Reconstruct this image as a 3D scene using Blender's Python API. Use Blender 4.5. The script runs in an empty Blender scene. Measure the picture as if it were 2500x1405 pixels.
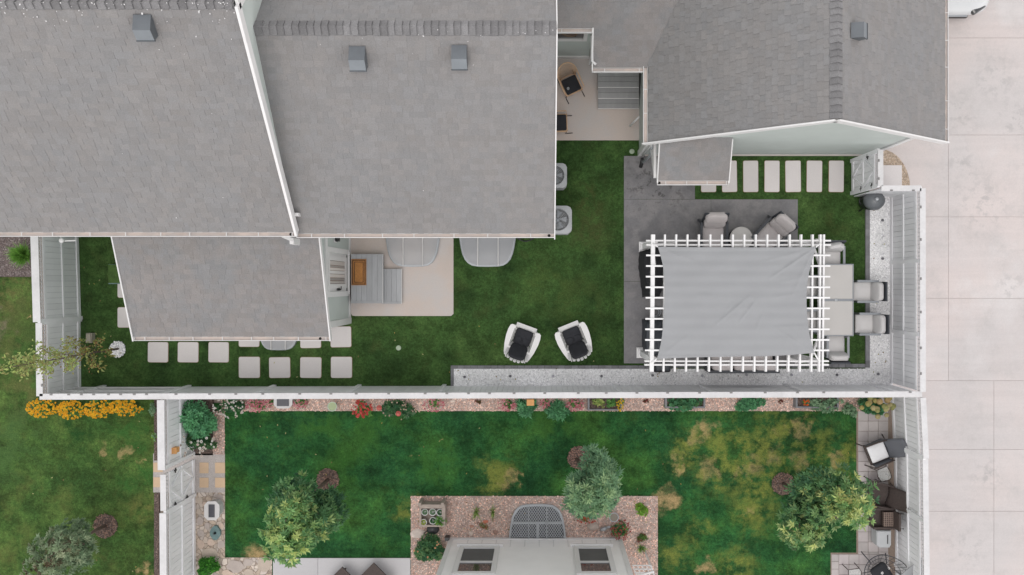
import bpy, math, random
from mathutils import Vector, Matrix
random.seed(7)
R = math.radians
S = bpy.context.scene
COL = S.collection
# ---------------------------------------------------------------- camera, world, sun, exposure
F, H, NX, NY = 2040.0, 24.0, 1322.0, 692.0        # a drone 24 m above the yard looking straight down
cam = bpy.data.cameras.new('camera'); co = bpy.data.objects.new('camera', cam); COL.objects.link(co)
co.location = (0, 0, H); co.rotation_euler = (0, 0, 0)
cam.sensor_width = 36; cam.lens = 36 * F / 2500
cam.shift_x = -(NX - 1250) / 2500; cam.shift_y = -(702.5 - NY) / 2500
cam.clip_end = 500; cam.clip_start = 0.5
S.camera = co
S.render.resolution_x = 1024; S.render.resolution_y = 575
S.view_settings.view_transform = 'Standard'; S.view_settings.look = 'None'
S.view_settings.gamma = 1; S.view_settings.exposure = EXPO = 0.9
SUN_EL, SUN_AZ = 76, 200                            # azimuth clockwise from north (+Y)
w = bpy.data.worlds.new('World'); S.world = w; w.use_nodes = True
nt = w.node_tree; nt.nodes.clear()
sky = nt.nodes.new('ShaderNodeTexSky'); sky.sky_type = 'NISHITA'; sky.sun_disc = False
sky.sun_elevation = R(SUN_EL); sky.sun_rotation = R(SUN_AZ); sky.dust_density = 3; sky.air_density = 1.0
hs = nt.nodes.new('ShaderNodeHueSaturation'); hs.inputs['Saturation'].default_value = 0.22
bg = nt.nodes.new('ShaderNodeBackground'); bg.inputs['Strength'].default_value = 0.15
wo = nt.nodes.new('ShaderNodeOutputWorld')
mxw = nt.nodes.new('ShaderNodeMix'); mxw.data_type = 'RGBA'; mxw.inputs[0].default_value = 0.82      # veil of cloud over the sky, horizon brightened to lift upright walls
tcw = nt.nodes.new('ShaderNodeTexCoord'); sxw = nt.nodes.new('ShaderNodeSeparateXYZ'); nt.links.new(tcw.outputs['Generated'], sxw.inputs[0])
crw = nt.nodes.new('ShaderNodeValToRGB'); crw.color_ramp.elements[0].color = (1, .985, .975, 1); crw.color_ramp.elements[1].color = (.25, .25, .258, 1)
crw.color_ramp.elements[0].position = .14; crw.color_ramp.elements[1].position = .6
scw = nt.nodes.new('ShaderNodeVectorMath'); scw.operation = 'SCALE'; scw.inputs[3].default_value = 9.0
nt.links.new(sxw.outputs[2], crw.inputs[0]); nt.links.new(crw.outputs[0], scw.inputs[0]); nt.links.new(scw.outputs[0], mxw.inputs[7])
nt.links.new(sky.outputs[0], hs.inputs['Color']); nt.links.new(hs.outputs[0], mxw.inputs[6]); nt.links.new(mxw.outputs[2], bg.inputs['Color'])
nt.links.new(bg.outputs[0], wo.inputs['Surface'])
sl = bpy.data.lights.new('sun', 'SUN'); so = bpy.data.objects.new('sun', sl); COL.objects.link(so)
sl.energy = 0.5; sl.angle = R(45); sl.color = (1, 0.95, 0.9)
a, e = R(SUN_AZ), R(SUN_EL)
so.rotation_euler = Vector((math.sin(a) * math.cos(e), math.cos(a) * math.cos(e), math.sin(e))).to_track_quat('Z', 'Y').to_euler()
so.location = (0, 0, 30)

# ---------------------------------------------------------------- helpers
def W(px, py, h=0.0):
    k = (H - h) / F
    return Vector(((px - NX) * k, (NY - py) * k, h))
def rect(x0, y0, x1, y1, h=0.0):
    a = W(x0, y1, h); b = W(x1, y0, h)
    return a.x, b.x, a.y, b.y

class MB:
    def __init__(s): s.v = []; s.f = []; s.t = []; s.sm = []; s.tint = (1, 1, 1); s.smooth = False
    def face(s, pts, tint=None, smooth=None):
        i = len(s.v); s.v += [tuple(p) for p in pts]; s.f.append(tuple(range(i, i + len(pts))))
        s.t.append(tint or s.tint); s.sm.append(s.smooth if smooth is None else smooth)
    def add(s, vs, fs, tint=None, smooth=False):
        i = len(s.v); s.v += [tuple(p) for p in vs]
        for f in fs:
            s.f.append(tuple(j + i for j in f)); s.t.append(tint or s.tint); s.sm.append(smooth)
    def box(s, x0, x1, y0, y1, z0, z1, tint=None, M=None):
        vs = [Vector((x, y, z)) for z in (z0, z1) for y in (y0, y1) for x in (x0, x1)]
        if M: vs = [M @ v for v in vs]
        s.add(vs, [(0, 2, 3, 1), (4, 5, 7, 6), (0, 1, 5, 4), (2, 6, 7, 3), (0, 4, 6, 2), (1, 3, 7, 5)], tint)
    def prism(s, poly, z0, z1, tint=None, M=None, smooth=False):
        n = len(poly)
        vs = [Vector((p[0], p[1], z0)) for p in poly] + [Vector((p[0], p[1], z1)) for p in poly]
        if M: vs = [M @ v for v in vs]
        A = sum(poly[i][0] * poly[(i + 1) % n][1] - poly[(i + 1) % n][0] * poly[i][1] for i in range(n))
        top = tuple(range(n, 2 * n)); bot = tuple(reversed(range(n)))
        sd = [(i, (i + 1) % n, n + (i + 1) % n, n + i) for i in range(n)]
        if A < 0: top = top[::-1]; bot = bot[::-1]; sd = [q[::-1] for q in sd]
        s.add(vs, [top, bot] + sd, tint, False)
    def bar(s, p, q, w, h, tint=None, up=(0, 0, 1)):
        p = Vector(p); q = Vector(q); d = q - p; L = d.length
        if L < 1e-6: return
        x = d / L; u = Vector(up)
        if abs(x.dot(u)) > .98: u = Vector((1, 0, 0))
        y = u.cross(x).normalized(); z = x.cross(y)
        vs = [p + x * a + y * b + z * c for c in (-h / 2, h / 2) for b in (-w / 2, w / 2) for a in (0, L)]
        s.add(vs, [(0, 2, 3, 1), (4, 5, 7, 6), (0, 1, 5, 4), (2, 6, 7, 3), (0, 4, 6, 2), (1, 3, 7, 5)], tint)
    def tube(s, pts, r, seg=8, tint=None, closed=False):
        pts = [Vector(p) for p in pts]; n = len(pts)
        rs = r if isinstance(r, (list, tuple)) else [r] * n
        vs = []; fs = []
        for i, p in enumerate(pts):
            if closed: d = pts[(i + 1) % n] - pts[i - 1]
            else: d = pts[min(i + 1, n - 1)] - pts[max(i - 1, 0)]
            d.normalize(); u = Vector((0, 0, 1)) if abs(d.z) < .9 else Vector((1, 0, 0))
            a = d.cross(u).normalized(); b = d.cross(a)
            for k in range(seg):
                t = 2 * math.pi * k / seg
                vs.append(p + (a * math.cos(t) + b * math.sin(t)) * rs[i])
        m = n if closed else n - 1
        for i in range(m):
            for k in range(seg):
                j = (i + 1) % n
                fs.append((i * seg + k, i * seg + (k + 1) % seg, j * seg + (k + 1) % seg, j * seg + k))
        if not closed: fs += [tuple(range(seg))[::-1], tuple((n - 1) * seg + k for k in range(seg))]
        s.add(vs, fs, tint, True)
    def lathe(s, prof, c=(0, 0, 0), seg=24, tint=None, smooth=True, sx=1, sy=1):
        vs = []; fs = []; n = len(prof)
        for r, z in prof:
            for k in range(seg):
                t = 2 * math.pi * k / seg
                vs.append(Vector((c[0] + r * math.cos(t) * sx, c[1] + r * math.sin(t) * sy, c[2] + z)))
        for i in range(n - 1):
            for k in range(seg):
                fs.append((i * seg + k, i * seg + (k + 1) % seg, (i + 1) * seg + (k + 1) % seg, (i + 1) * seg + k))
        fs.append(tuple(range(seg))[::-1]); fs.append(tuple((n - 1) * seg + k for k in range(seg)))
        s.add(vs, fs, tint, smooth)
    def pillow(s, w, d, h, M=None, n=10, pw=0.28, tint=None, tuft=None):
        """rounded cushion centred on the origin"""
        M = M or Matrix.Identity(4)
        def sgnp(v, e): return math.copysign(abs(v) ** e, v)
        vs = []; fs = []; nu, nv = n * 2, n
        for j in range(nv + 1):
            ph = -math.pi / 2 + math.pi * j / nv
            for i in range(nu):
                th = 2 * math.pi * i / nu
                x = sgnp(math.cos(ph), .45) * sgnp(math.cos(th), pw)
                y = sgnp(math.cos(ph), .45) * sgnp(math.sin(th), pw)
                z = sgnp(math.sin(ph), .6)
                vs.append(M @ Vector((x * w / 2, y * d / 2, z * h / 2)))
        for j in range(nv):
            for i in range(nu):
                fs.append((j * nu + i, j * nu + (i + 1) % nu, (j + 1) * nu + (i + 1) % nu, (j + 1) * nu + i))
        s.add(vs, fs, tint, True)
    def build(s, name, mat, parent=None, bevel=0):
        top = parent
        while top is not None and top.parent is not None: top = top.parent
        off = Vector(top.location) if top is not None else Vector((0, 0, 0))
        me = bpy.data.meshes.new(name)
        me.from_pydata([(v[0] - off.x, v[1] - off.y, v[2] - off.z) for v in s.v], [], s.f)
        ca = me.color_attributes.new('tint', 'FLOAT_COLOR', 'CORNER')
        buf = []
        for f, t in zip(s.f, s.t):
            c = (t, t, t) if isinstance(t, (int, float)) else t
            buf += [c[0], c[1], c[2], 1.0] * len(f)
        ca.data.foreach_set('color', buf)
        me.polygons.foreach_set('use_smooth', s.sm)
        me.materials.append(mat); me.update()
        o = bpy.data.objects.new(name, me); COL.objects.link(o)
        if parent is not None: o.parent = parent
        if bevel:
            b = o.modifiers.new('bevel', 'BEVEL'); b.width = bevel; b.segments = 2; b.limit_method = 'ANGLE'
        return o

def tag(o, label=None, cat=None, group=None, kind=None):
    if label: o['label'] = label
    if cat: o['category'] = cat
    if group: o['group'] = group
    if kind: o['kind'] = kind
    return o
def thing(name, label, cat, loc=(0, 0, 0), group=None):
    o = bpy.data.objects.new(name, None); COL.objects.link(o); o.location = loc; o.empty_display_size = .3
    return tag(o, label, cat, group)
def copy_tree(o, loc=None, rz=None, label=None, parent=None):
    c = o.copy(); COL.objects.link(c); c.parent = parent
    for ch in [x for x in o.children]: copy_tree(ch, parent=c)
    if loc is not None: c.location = loc
    if rz is not None: c.rotation_euler = (0, 0, rz)
    if label: c['label'] = label
    return c

# ---------------------------------------------------------------- materials
def nodes(name):
    m = bpy.data.materials.new(name); m.use_nodes = True; t = m.node_tree
    return m, t, t.nodes['Principled BSDF']
def N(t, typ, **kw):
    n = t.nodes.new(typ)
    for k, v in kw.items():
        if k in n.inputs: n.inputs[k].default_value = v
        else: setattr(n, k, v)
    return n
def noise(t, co, scale, detail=4, rough=.55, vec=None):
    n = N(t, 'ShaderNodeTexNoise'); n.inputs['Scale'].default_value = scale
    n.inputs['Detail'].default_value = detail; n.inputs['Roughness'].default_value = rough
    t.links.new(vec or co, n.inputs['Vector']); return n.outputs['Fac']
def ramp(t, fac, stops):
    r = N(t, 'ShaderNodeValToRGB'); el = r.color_ramp.elements
    while len(el) < len(stops): el.new(.5)
    for q, (p, c) in zip(el, stops):
        q.position = p; q.color = (c, c, c, 1) if isinstance(c, (int, float)) else (*c, 1)
    t.links.new(fac, r.inputs[0]); return r.outputs[0]
def mix(t, fac, a, b, mode='MIX'):
    m = N(t, 'ShaderNodeMix'); m.data_type = 'RGBA'; m.blend_type = mode
    for sock, v in ((m.inputs[0], fac), (m.inputs[6], a), (m.inputs[7], b)):
        if isinstance(v, (int, float)): sock.default_value = v if sock == m.inputs[0] else (v, v, v, 1)
        elif isinstance(v, tuple): sock.default_value = (*v, 1)
        else: t.links.new(v, sock)
    return m.outputs[2]
def coord(t, stretch=None):
    c = N(t, 'ShaderNodeTexCoord'); mp = N(t, 'ShaderNodeMapping')
    mp.inputs['Location'].default_value = (37.31, 53.77, 11.13)
    if stretch: mp.inputs['Scale'].default_value = stretch
    t.links.new(c.outputs['Object'], mp.inputs[0]); return mp.outputs[0]
def bump(t, b, h, strength=.5, dist=.01):
    n = N(t, 'ShaderNodeBump'); n.inputs['Strength'].default_value = strength; n.inputs['Distance'].default_value = dist
    t.links.new(h, n.inputs['Height']); t.links.new(n.outputs[0], b.inputs['Normal'])
def tinted(t, c):
    a = N(t, 'ShaderNodeAttribute'); a.attribute_name = 'tint'
    return mix(t, 1.0, c, a.outputs['Color'], 'MULTIPLY')

def M(name, col, rough=.6, var=.12, scale=3, fine=.0, fscale=60, bmp=0, bscale=80, metal=0, spec=None, col2=None, stretch=None, alpha=None):
    m, t, b = nodes(name); c = coord(t, stretch)
    n1 = noise(t, c, scale, 5)
    k = ramp(t, n1, [(.3, 1 - var), (.7, 1 + var)])
    base = mix(t, 1.0, tuple(col), k, 'MULTIPLY')
    if col2: base = mix(t, ramp(t, noise(t, c, scale * 1.7, 5), [(.42, 0), (.62, 1)]), base, tuple(col2))
    if fine:
        base = mix(t, 1.0, base, ramp(t, noise(t, c, fscale, 3, .7), [(.3, 1 - fine), (.7, 1 + fine)]), 'MULTIPLY')
    base = tinted(t, base)
    t.links.new(base, b.inputs['Base Color'])
    b.inputs['Roughness'].default_value = rough; b.inputs['Metallic'].default_value = metal
    if spec is not None: b.inputs['Specular IOR Level'].default_value = spec
    if bmp: bump(t, b, noise(t, c, bscale, 4, .6), bmp)
    if alpha is not None: b.inputs['Alpha'].default_value = alpha
    return m

def M_stones(name, cols, scale, edge=(.02, .1), mortar=(.1, .09, .08), rough=.85, bmp=.6, big=None, rnd=1.0, dist=.01):
    """cells of stone with dark gaps"""
    m, t, b = nodes(name); c = coord(t)
    wv = N(t, 'ShaderNodeTexNoise'); wv.inputs['Scale'].default_value = scale * .6; t.links.new(c, wv.inputs['Vector'])
    c2 = mix(t, .12 / scale * 4, c, wv.outputs['Color'], 'ADD')
    v = N(t, 'ShaderNodeTexVoronoi'); v.inputs['Scale'].default_value = scale; v.inputs['Randomness'].default_value = rnd
    t.links.new(c2, v.inputs['Vector'])
    ve = N(t, 'ShaderNodeTexVoronoi'); ve.feature = 'DISTANCE_TO_EDGE'; ve.inputs['Scale'].default_value = scale
    ve.inputs['Randomness'].default_value = rnd; t.links.new(c2, ve.inputs['Vector'])
    sp = N(t, 'ShaderNodeSeparateColor'); t.links.new(v.outputs['Color'], sp.inputs[0])
    n = len(cols); base = ramp(t, sp.outputs[0], [(i / max(1, n - 1), cc) for i, cc in enumerate(cols)])
    br = ramp(t, sp.outputs[1], [(0, .82), (1, 1.18)]); base = mix(t, 1.0, base, br, 'MULTIPLY')
    if big: base = mix(t, 1.0, base, ramp(t, noise(t, c, big, 4), [(.3, .86), (.7, 1.12)]), 'MULTIPLY')
    ed = ramp(t, ve.outputs['Distance'], [(edge[0], 0), (edge[1], 1)])
    base = mix(t, ed, tuple(mortar), base)
    t.links.new(tinted(t, base), b.inputs['Base Color']); b.inputs['Roughness'].default_value = rough
    if bmp: bump(t, b, ed, bmp, dist)
    return m

TAN = (.46, .33, .16); YEL = (.21, .245, .055)
def M_grass(name, dark, mid, light, dry, thr=(.6, .75), dry_amt=.5, blobs=(), patches=1.2, streak=None, bowl=.6):
    m, t, b = nodes(name); c = coord(t)
    f = noise(t, c, patches, 5, .6)
    base = ramp(t, f, [(.3, dark), (.5, mid), (.72, light)])
    f2 = noise(t, c, 2.3, 6, .68)
    base = mix(t, 1.0, base, ramp(t, f2, [(.32, 1 - bowl * 1.05), (.68, 1 + bowl * 1.35)]), 'MULTIPLY')
    base = mix(t, ramp(t, noise(t, c, 5.2, 5, .7), [(.55, 0), (.75, .5)]), base, tuple(light))
    base = mix(t, 1.0, base, ramp(t, noise(t, c, 13, 4, .7), [(.34, 1 - bowl * .8), (.66, 1 + bowl * .8)]), 'MULTIPLY')
    dn = noise(t, c, patches * 1.9, 5, .65)
    base = mix(t, ramp(t, dn, [(thr[0], 0), (thr[1], dry_amt)]), base, tuple(dry))
    if streak:
        sc = coord(t, streak); base = mix(t, 1.0, base, ramp(t, noise(t, sc, 1.5, 4, .6), [(.3, .82), (.7, 1.2)]), 'MULTIPLY')
    if blobs:
        c0 = N(t, 'ShaderNodeTexCoord').outputs['Object']
        wn = N(t, 'ShaderNodeTexNoise'); wn.inputs['Scale'].default_value = 2.6; wn.inputs['Detail'].default_value = 6
        wn.inputs['Roughness'].default_value = .62
        t.links.new(c, wn.inputs['Vector'])
        sub = N(t, 'ShaderNodeVectorMath', operation='SUBTRACT'); t.links.new(wn.outputs['Color'], sub.inputs[0]); sub.inputs[1].default_value = (.5, .5, .5)
        ml = N(t, 'ShaderNodeVectorMath', operation='SCALE'); t.links.new(sub.outputs[0], ml.inputs[0]); ml.inputs[3].default_value = 1.25
        ad = N(t, 'ShaderNodeVectorMath', operation='ADD'); t.links.new(c0, ad.inputs[0]); t.links.new(ml.outputs[0], ad.inputs[1])
        groups = {}
        for (px, py, r, soft, colr) in blobs:
            p = W(px, py)
            d = N(t, 'ShaderNodeVectorMath', operation='DISTANCE'); t.links.new(ad.outputs[0], d.inputs[0])
            d.inputs[1].default_value = (p.x, p.y, 0)
            mr = N(t, 'ShaderNodeMapRange'); mr.interpolation_type = 'SMOOTHSTEP'
            t.links.new(d.outputs['Value'], mr.inputs['Value'])
            rr = r / 85
            mr.inputs['From Min'].default_value = rr * (1 - soft); mr.inputs['From Max'].default_value = rr * (1 + soft)
            mr.inputs['To Min'].default_value = 1; mr.inputs['To Max'].default_value = 0
            if colr in groups:
                mx = N(t, 'ShaderNodeMath', operation='MAXIMUM'); t.links.new(groups[colr], mx.inputs[0]); t.links.new(mr.outputs[0], mx.inputs[1])
                groups[colr] = mx.outputs[0]
            else: groups[colr] = mr.outputs[0]
        for colr, fac in groups.items():
            g = N(t, 'ShaderNodeMath', operation='MULTIPLY'); t.links.new(fac, g.inputs[0])
            st = [(.38, .15), (.56, 1)] if colr == TAN else [(.45, .05), (.60, 1)]
            t.links.new(ramp(t, noise(t, c, 2.2, 6, .68), st), g.inputs[1])
            cc = mix(t, 1.0, tuple(colr), ramp(t, noise(t, c, 14, 4, .7), [(.3, .8), (.7, 1.2)]), 'MULTIPLY')
            base = mix(t, g.outputs[0], base, cc)
    bl = noise(t, c, 38, 3, .8)
    base = mix(t, 1.0, base, ramp(t, bl, [(.32, 1 - bowl * .75), (.68, 1 + bowl)]), 'MULTIPLY')
    t.links.new(base, b.inputs['Base Color']); b.inputs['Roughness'].default_value = .9
    b.inputs['Specular IOR Level'].default_value = .15
    bump(t, b, bl, 1.0, .04)
    return m

white = M('white paint', (.72, .71, .705), .45, .04, 2)
fencew = M('fence vinyl', (.85, .85, .865), .5, .05, 1.3)
fencecap = M('fence cap', (.64, .63, .635), .5, .06, 2.5, fine=.05, fscale=14)
sage = M('sage siding', (.50, .545, .52), .6, .04, 1.5)
cream = M('cream siding', (.92, .90, .89), .55, .03, 1.5)
shingle = M('asphalt shingles', (.232, .223, .220), .9, .05, .45, fine=.12, fscale=45, bmp=.4, bscale=120, col2=(.226, .222, .223))
shingleP = M('weathered shingles', (.244, .228, .222), .9, .06, .9, fine=.14, fscale=45, bmp=.4, bscale=120, col2=(.225, .222, .224))
ridgem = M('ridge shingles', (.19, .186, .186), .9, .12, 2.5, fine=.18, fscale=40, bmp=.4, bscale=120)
ventm = M('vent metal', (.15, .165, .18), .5, .08, 4)
gutin = M('gutter inside', (.60, .51, .46), .6, .14, 1.8, col2=(.52, .46, .43))
hole_dark = M('dark opening', (.02, .018, .016), .9, .1)  # near-black colour stands for the shade inside outlet holes and vent louvres
drive, _t, _b = nodes('driveway concrete'); _c = coord(_t)
_x = mix(_t, ramp(_t, noise(_t, _c, .35, 5), [(.4, 0), (.62, 1)]), (.60, .538, .52), (.555, .52, .512))
_x = mix(_t, ramp(_t, noise(_t, _c, 1.1, 8, .72), [(.50, 0), (.70, .55)]), _x, (.45, .425, .415))
_x = mix(_t, ramp(_t, noise(_t, _c, .5, 6, .6), [(.58, 0), (.72, .5)]), _x, (.66, .64, .635))
for _px, _py, _r in ((2400, 500, 1.1), (2345, 275, .8), (2350, 405, .7), (2430, 190, .9), (2480, 300, .8), (2410, 1160, .7), (2360, 1340, .8), (2470, 700, .6)):     # oil and tyre stains
    _d = N(_t, 'ShaderNodeVectorMath', operation='DISTANCE'); _t.links.new(N(_t, 'ShaderNodeTexCoord').outputs['Object'], _d.inputs[0]); _d.inputs[1].default_value = tuple(W(_px, _py))
    _m = N(_t, 'ShaderNodeMapRange'); _t.links.new(_d.outputs['Value'], _m.inputs['Value']); _m.inputs['From Min'].default_value = 0; _m.inputs['From Max'].default_value = _r; _m.inputs['To Min'].default_value = .75; _m.inputs['To Max'].default_value = 0
    _g = N(_t, 'ShaderNodeMath', operation='MULTIPLY'); _t.links.new(_m.outputs[0], _g.inputs[0]); _t.links.new(ramp(_t, noise(_t, _c, 3.5, 6, .7), [(.50, 0), (.60, 1)]), _g.inputs[1])
    _x = mix(_t, _g.outputs[0], _x, (.40, .38, .375))
_x = mix(_t, 1.0, _x, ramp(_t, noise(_t, _c, 30, 4, .7), [(.3, .95), (.7, 1.05)]), 'MULTIPLY')
_x = mix(_t, 1.0, _x, ramp(_t, noise(_t, coord(_t, (.25, 3.5, 1)), 1.4, 5, .6), [(.3, .96), (.7, 1.03)]), 'MULTIPLY')
_t.links.new(tinted(_t, _x), _b.inputs['Base Color']); _b.inputs['Roughness'].default_value = .8
pinkcon = M('patio concrete', (.57, .49, .445), .8, .05, .7, fine=.04, fscale=30, col2=(.545, .50, .48))
coldcon = M('cool concrete', (.50, .49, .50), .8, .06, .8, fine=.04, fscale=30)
darkcon = M('grey stained concrete', (.195, .19, .197), .75, .2, 1.4, fine=.10, fscale=22, col2=(.24, .23, .232))
paverm = M('paver concrete', (.67, .63, .62), .8, .04, 1.1, fine=.04, fscale=30)
tanpav = M('tan paver', (.62, .45, .30), .85, .06, 3, fine=.06)
tilem = M('path tile', (.47, .43, .42), .85, .08, 2.2, fine=.06)
edging = M('grey edging block', (.20, .20, .21), .8, .15, 5, fine=.1)
deckm = M('grey deck boards', (.36, .365, .38), .6, .07, 2, stretch=(4, 1, 1), fine=.04)
aggm = M('exposed aggregate', (.44, .40, .38), .9, .1, 3, fine=.25, fscale=45, bmp=.5)
whitegrav = M_stones('white gravel', [(.86, .85, .86), (.90, .89, .90), (.78, .78, .79), (.88, .87, .87)], 34, (.0, .12), (.74, .74, .74), big=.8, bmp=.2)
pinkgrav = M_stones('pink gravel', [(.60, .42, .35), (.48, .34, .29), (.70, .54, .46), (.56, .46, .42), (.42, .32, .28)], 26, (.0, .1), (.28, .20, .175), big=1.5)
flagm = M_stones('flagstones', [(.55, .45, .36), (.45, .36, .29), (.60, .52, .45), (.50, .44, .40)], 7.6, (.012, .07), (.27, .21, .17), big=2, dist=.02)
mulchm = M_stones('mulch', [(.17, .12, .10), (.10, .068, .058), (.25, .18, .15), (.14, .10, .085)], 28, (.0, .12), (.03, .02, .015), big=2)
mulchg = M_stones('grey mulch', [(.20, .15, .14), (.11, .08, .075), (.30, .25, .24), (.15, .11, .10)], 28, (.0, .12), (.04, .03, .03), big=2)
turfm = M_grass('artificial turf', (.027, .060, .018), (.048, .100, .027), (.074, .132, .038), (.09, .11, .035), (.56, .8), .55, patches=.75, bowl=.35,
    blobs=[(1440, 480, 40, .8, (.075, .095, .03)), (1440, 560, 45, .8, (.07, .09, .03)), (1350, 700, 60, .9, (.07, .115, .03)), (1420, 740, 55, .9, (.065, .105, .03)), (2030, 560, 35, .9, (.075, .10, .03)), (300, 600, 30, .8, (.06, .055, .02))])
lawnm = M_grass('back lawn', (.013, .060, .022), (.023, .094, .026), (.062, .155, .029), (.10, .145, .025), (.6, .85), .5, patches=.55, bowl=.4,
    streak=(.35, 1.6, 1),
    blobs=[(x, y, r, s, c) for x, y, r, s, c in [
      (1725, 1045, 22, .5, TAN), (1690, 1070, 16, .6, TAN), (1655, 1115, 15, .7, TAN), (1665, 1142, 13, .5, TAN), (1730, 1140, 18, .8, TAN),
      (1955, 1050, 24, .4, TAN), (1625, 1218, 34, .4, TAN), (1245, 1172, 14, .6, TAN), (1222, 1182, 14, .6, TAN), (1265, 1165, 10, .7, TAN),
      (1835, 1140, 16, .8, TAN), (1885, 1112, 18, .8, TAN), (1950, 1125, 16, .8, TAN), (1795, 1155, 12, .8, TAN), (1905, 1060, 12, .8, TAN), (2040, 1130, 16, .6, TAN), (1830, 1240, 12, .6, TAN), (1720, 1385, 16, .7, TAN),
      (2092, 1180, 10, .9, TAN), (1002, 1098, 6, .5, TAN), (1235, 1050, 4, .5, TAN), (1080, 1078, 4, .5, TAN), (620, 1355, 22, .8, TAN), (1380, 1027, 6, .6, TAN),
      (1800, 1105, 85, .7, YEL), (1900, 1090, 95, .7, YEL), (1850, 1180, 60, .8, YEL), (1980, 1110, 70, .8, YEL), (1760, 1150, 50, .8, YEL), (1840, 1250, 45, .9, YEL),
      (1680, 1100, 45, .8, YEL), (2070, 1120, 40, .9, YEL), (1700, 1290, 30, .9, YEL), (1650, 1350, 35, .9, YEL), (1800, 1385, 40, .9, YEL), (1000, 1250, 26, .9, YEL), (1210, 1170, 45, .7, YEL),
      (900, 1040, 50, .9, (.05, .15, .03)), (780, 1020, 60, .9, (.05, .15, .03)), (860, 1130, 45, .9, (.045, .15, .028)), (1340, 1020, 50, .9, (.05, .14, .028)), (1060, 1130, 45, .9, (.045, .14, .028))]])
lawnL = M_grass('side lawn', (.026, .070, .018), (.052, .104, .024), (.105, .155, .040), (.16, .17, .05), (.55, .8), .6, patches=.6, bowl=.4, streak=(.3, 2.2, 1),
    blobs=[(30, 700, 90, .8, (.14, .14, .05)), (60, 900, 110, .8, (.12, .14, .045)), (120, 780, 70, .9, (.05, .10, .025)), (5, 800, 25, .6, (.22, .18, .13)), (70, 772, 5, .5, TAN), (253, 1093, 12, .5, TAN), (311, 1103, 14, .5, TAN),
           (347, 1125, 6, .5, TAN), (350, 1230, 32, .8, (.20, .20, .06)), (362, 1395, 14, .7, TAN), (320, 1060, 45, .9, (.045, .14, .03)), (330, 1170, 50, .9, (.045, .14, .03)), (30, 1080, 80, .9, (.07, .14, .04)),
           (200, 1060, 60, .9, (.022, .075, .018))])
glassm, _t, _b = nodes('window glass')
_b.inputs['Base Color'].default_value = (.035, .035, .038, 1); _b.inputs['Roughness'].default_value = .04; _b.inputs['IOR'].default_value = 1.9
screenm = M('insect screen', (.11, .11, .11), .7, .08, 4)
pergw = M('pergola paint', (.82, .81, .81), .45, .03, 3)
meshm = M('mesh steel', (.55, .57, .59), .4, .05, 4)
# dark stains spreading from the awning gutter over the grey slab
_t = darkcon.node_tree; _b = _t.nodes['Principled BSDF']; _src = _b.inputs['Base Color'].links[0].from_socket
_d = N(_t, 'ShaderNodeVectorMath', operation='DISTANCE'); _t.links.new(N(_t, 'ShaderNodeTexCoord').outputs['Object'], _d.inputs[0]); _d.inputs[1].default_value = tuple(W(1600, 455))
_m = N(_t, 'ShaderNodeMapRange'); _t.links.new(_d.outputs['Value'], _m.inputs['Value']); _m.inputs['From Min'].default_value = .2; _m.inputs['From Max'].default_value = 1.3; _m.inputs['To Min'].default_value = .9; _m.inputs['To Max'].default_value = 0
_g = N(_t, 'ShaderNodeMath', operation='MULTIPLY'); _t.links.new(_m.outputs[0], _g.inputs[0]); _t.links.new(ramp(_t, noise(_t, coord(_t), 5, 6, .7), [(.54, 0), (.60, 1)]), _g.inputs[1])
_t.links.new(mix(_t, _g.outputs[0], _src, (.075, .07, .07)), _b.inputs['Base Color'])
coverm, _t, _b = nodes('polycarbonate cover')
_b.inputs['Base Color'].default_value = (.55, .56, .59, 1); _b.inputs['Roughness'].default_value = .12; _b.inputs['Alpha'].default_value = .5
blackm = M('black metal', (.02, .02, .022), .4, .1)
charc = M('charcoal frame', (.04, .045, .055), .5, .1)
blackcl = M('black cloth', (.018, .018, .021), .85, .2, 6, bmp=.4, bscale=14)
greyfr = M('grey aluminium', (.26, .275, .295), .4, .05, metal=.2)
cushw = M('pale cushion', (.60, .585, .58), .9, .04, 4, bmp=.25, bscale=9)
cushg = M('light grey cushion', (.54, .50, .495), .9, .05, 4, bmp=.25, bscale=9)
cushk = M('dark cushion', (.020, .021, .026), .85, .15, 8, bmp=.5, bscale=16)
tablem = M('table top', (.53, .51, .49), .4, .03, 2)
shadem = M('shade cloth', (.325, .33, .34), .9, .03, 1.2, fine=.03, fscale=70)
rattan = M('natural rattan', (.66, .44, .28), .55, .12, 12)
wicker = M('brown wicker', (.062, .045, .040), .7, .25, 30, bmp=.5, bscale=60)
wickerl = M('light brown wicker', (.16, .12, .10), .7, .2, 30)
metalg = M('galvanised steel', (.42, .44, .46), .4, .08, 4, metal=.35)
acm = M('air conditioner casing', (.40, .41, .42), .5, .05, 3)
coir = M('coir mat', (.42, .19, .06), .95, .15, 9, fine=.25, fscale=60, bmp=.5)
coird = M('coir border', (.09, .045, .025), .95, .15, 9, fine=.2)
wood = M('weathered wood', (.36, .30, .26), .8, .15, 5, stretch=(1, 5, 1), fine=.1)
orange = M('orange wood', (.65, .33, .12), .7, .08, 8)
barkm = M('bark', (.14, .10, .08), .9, .25, 10, bmp=.6, bscale=30)
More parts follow.
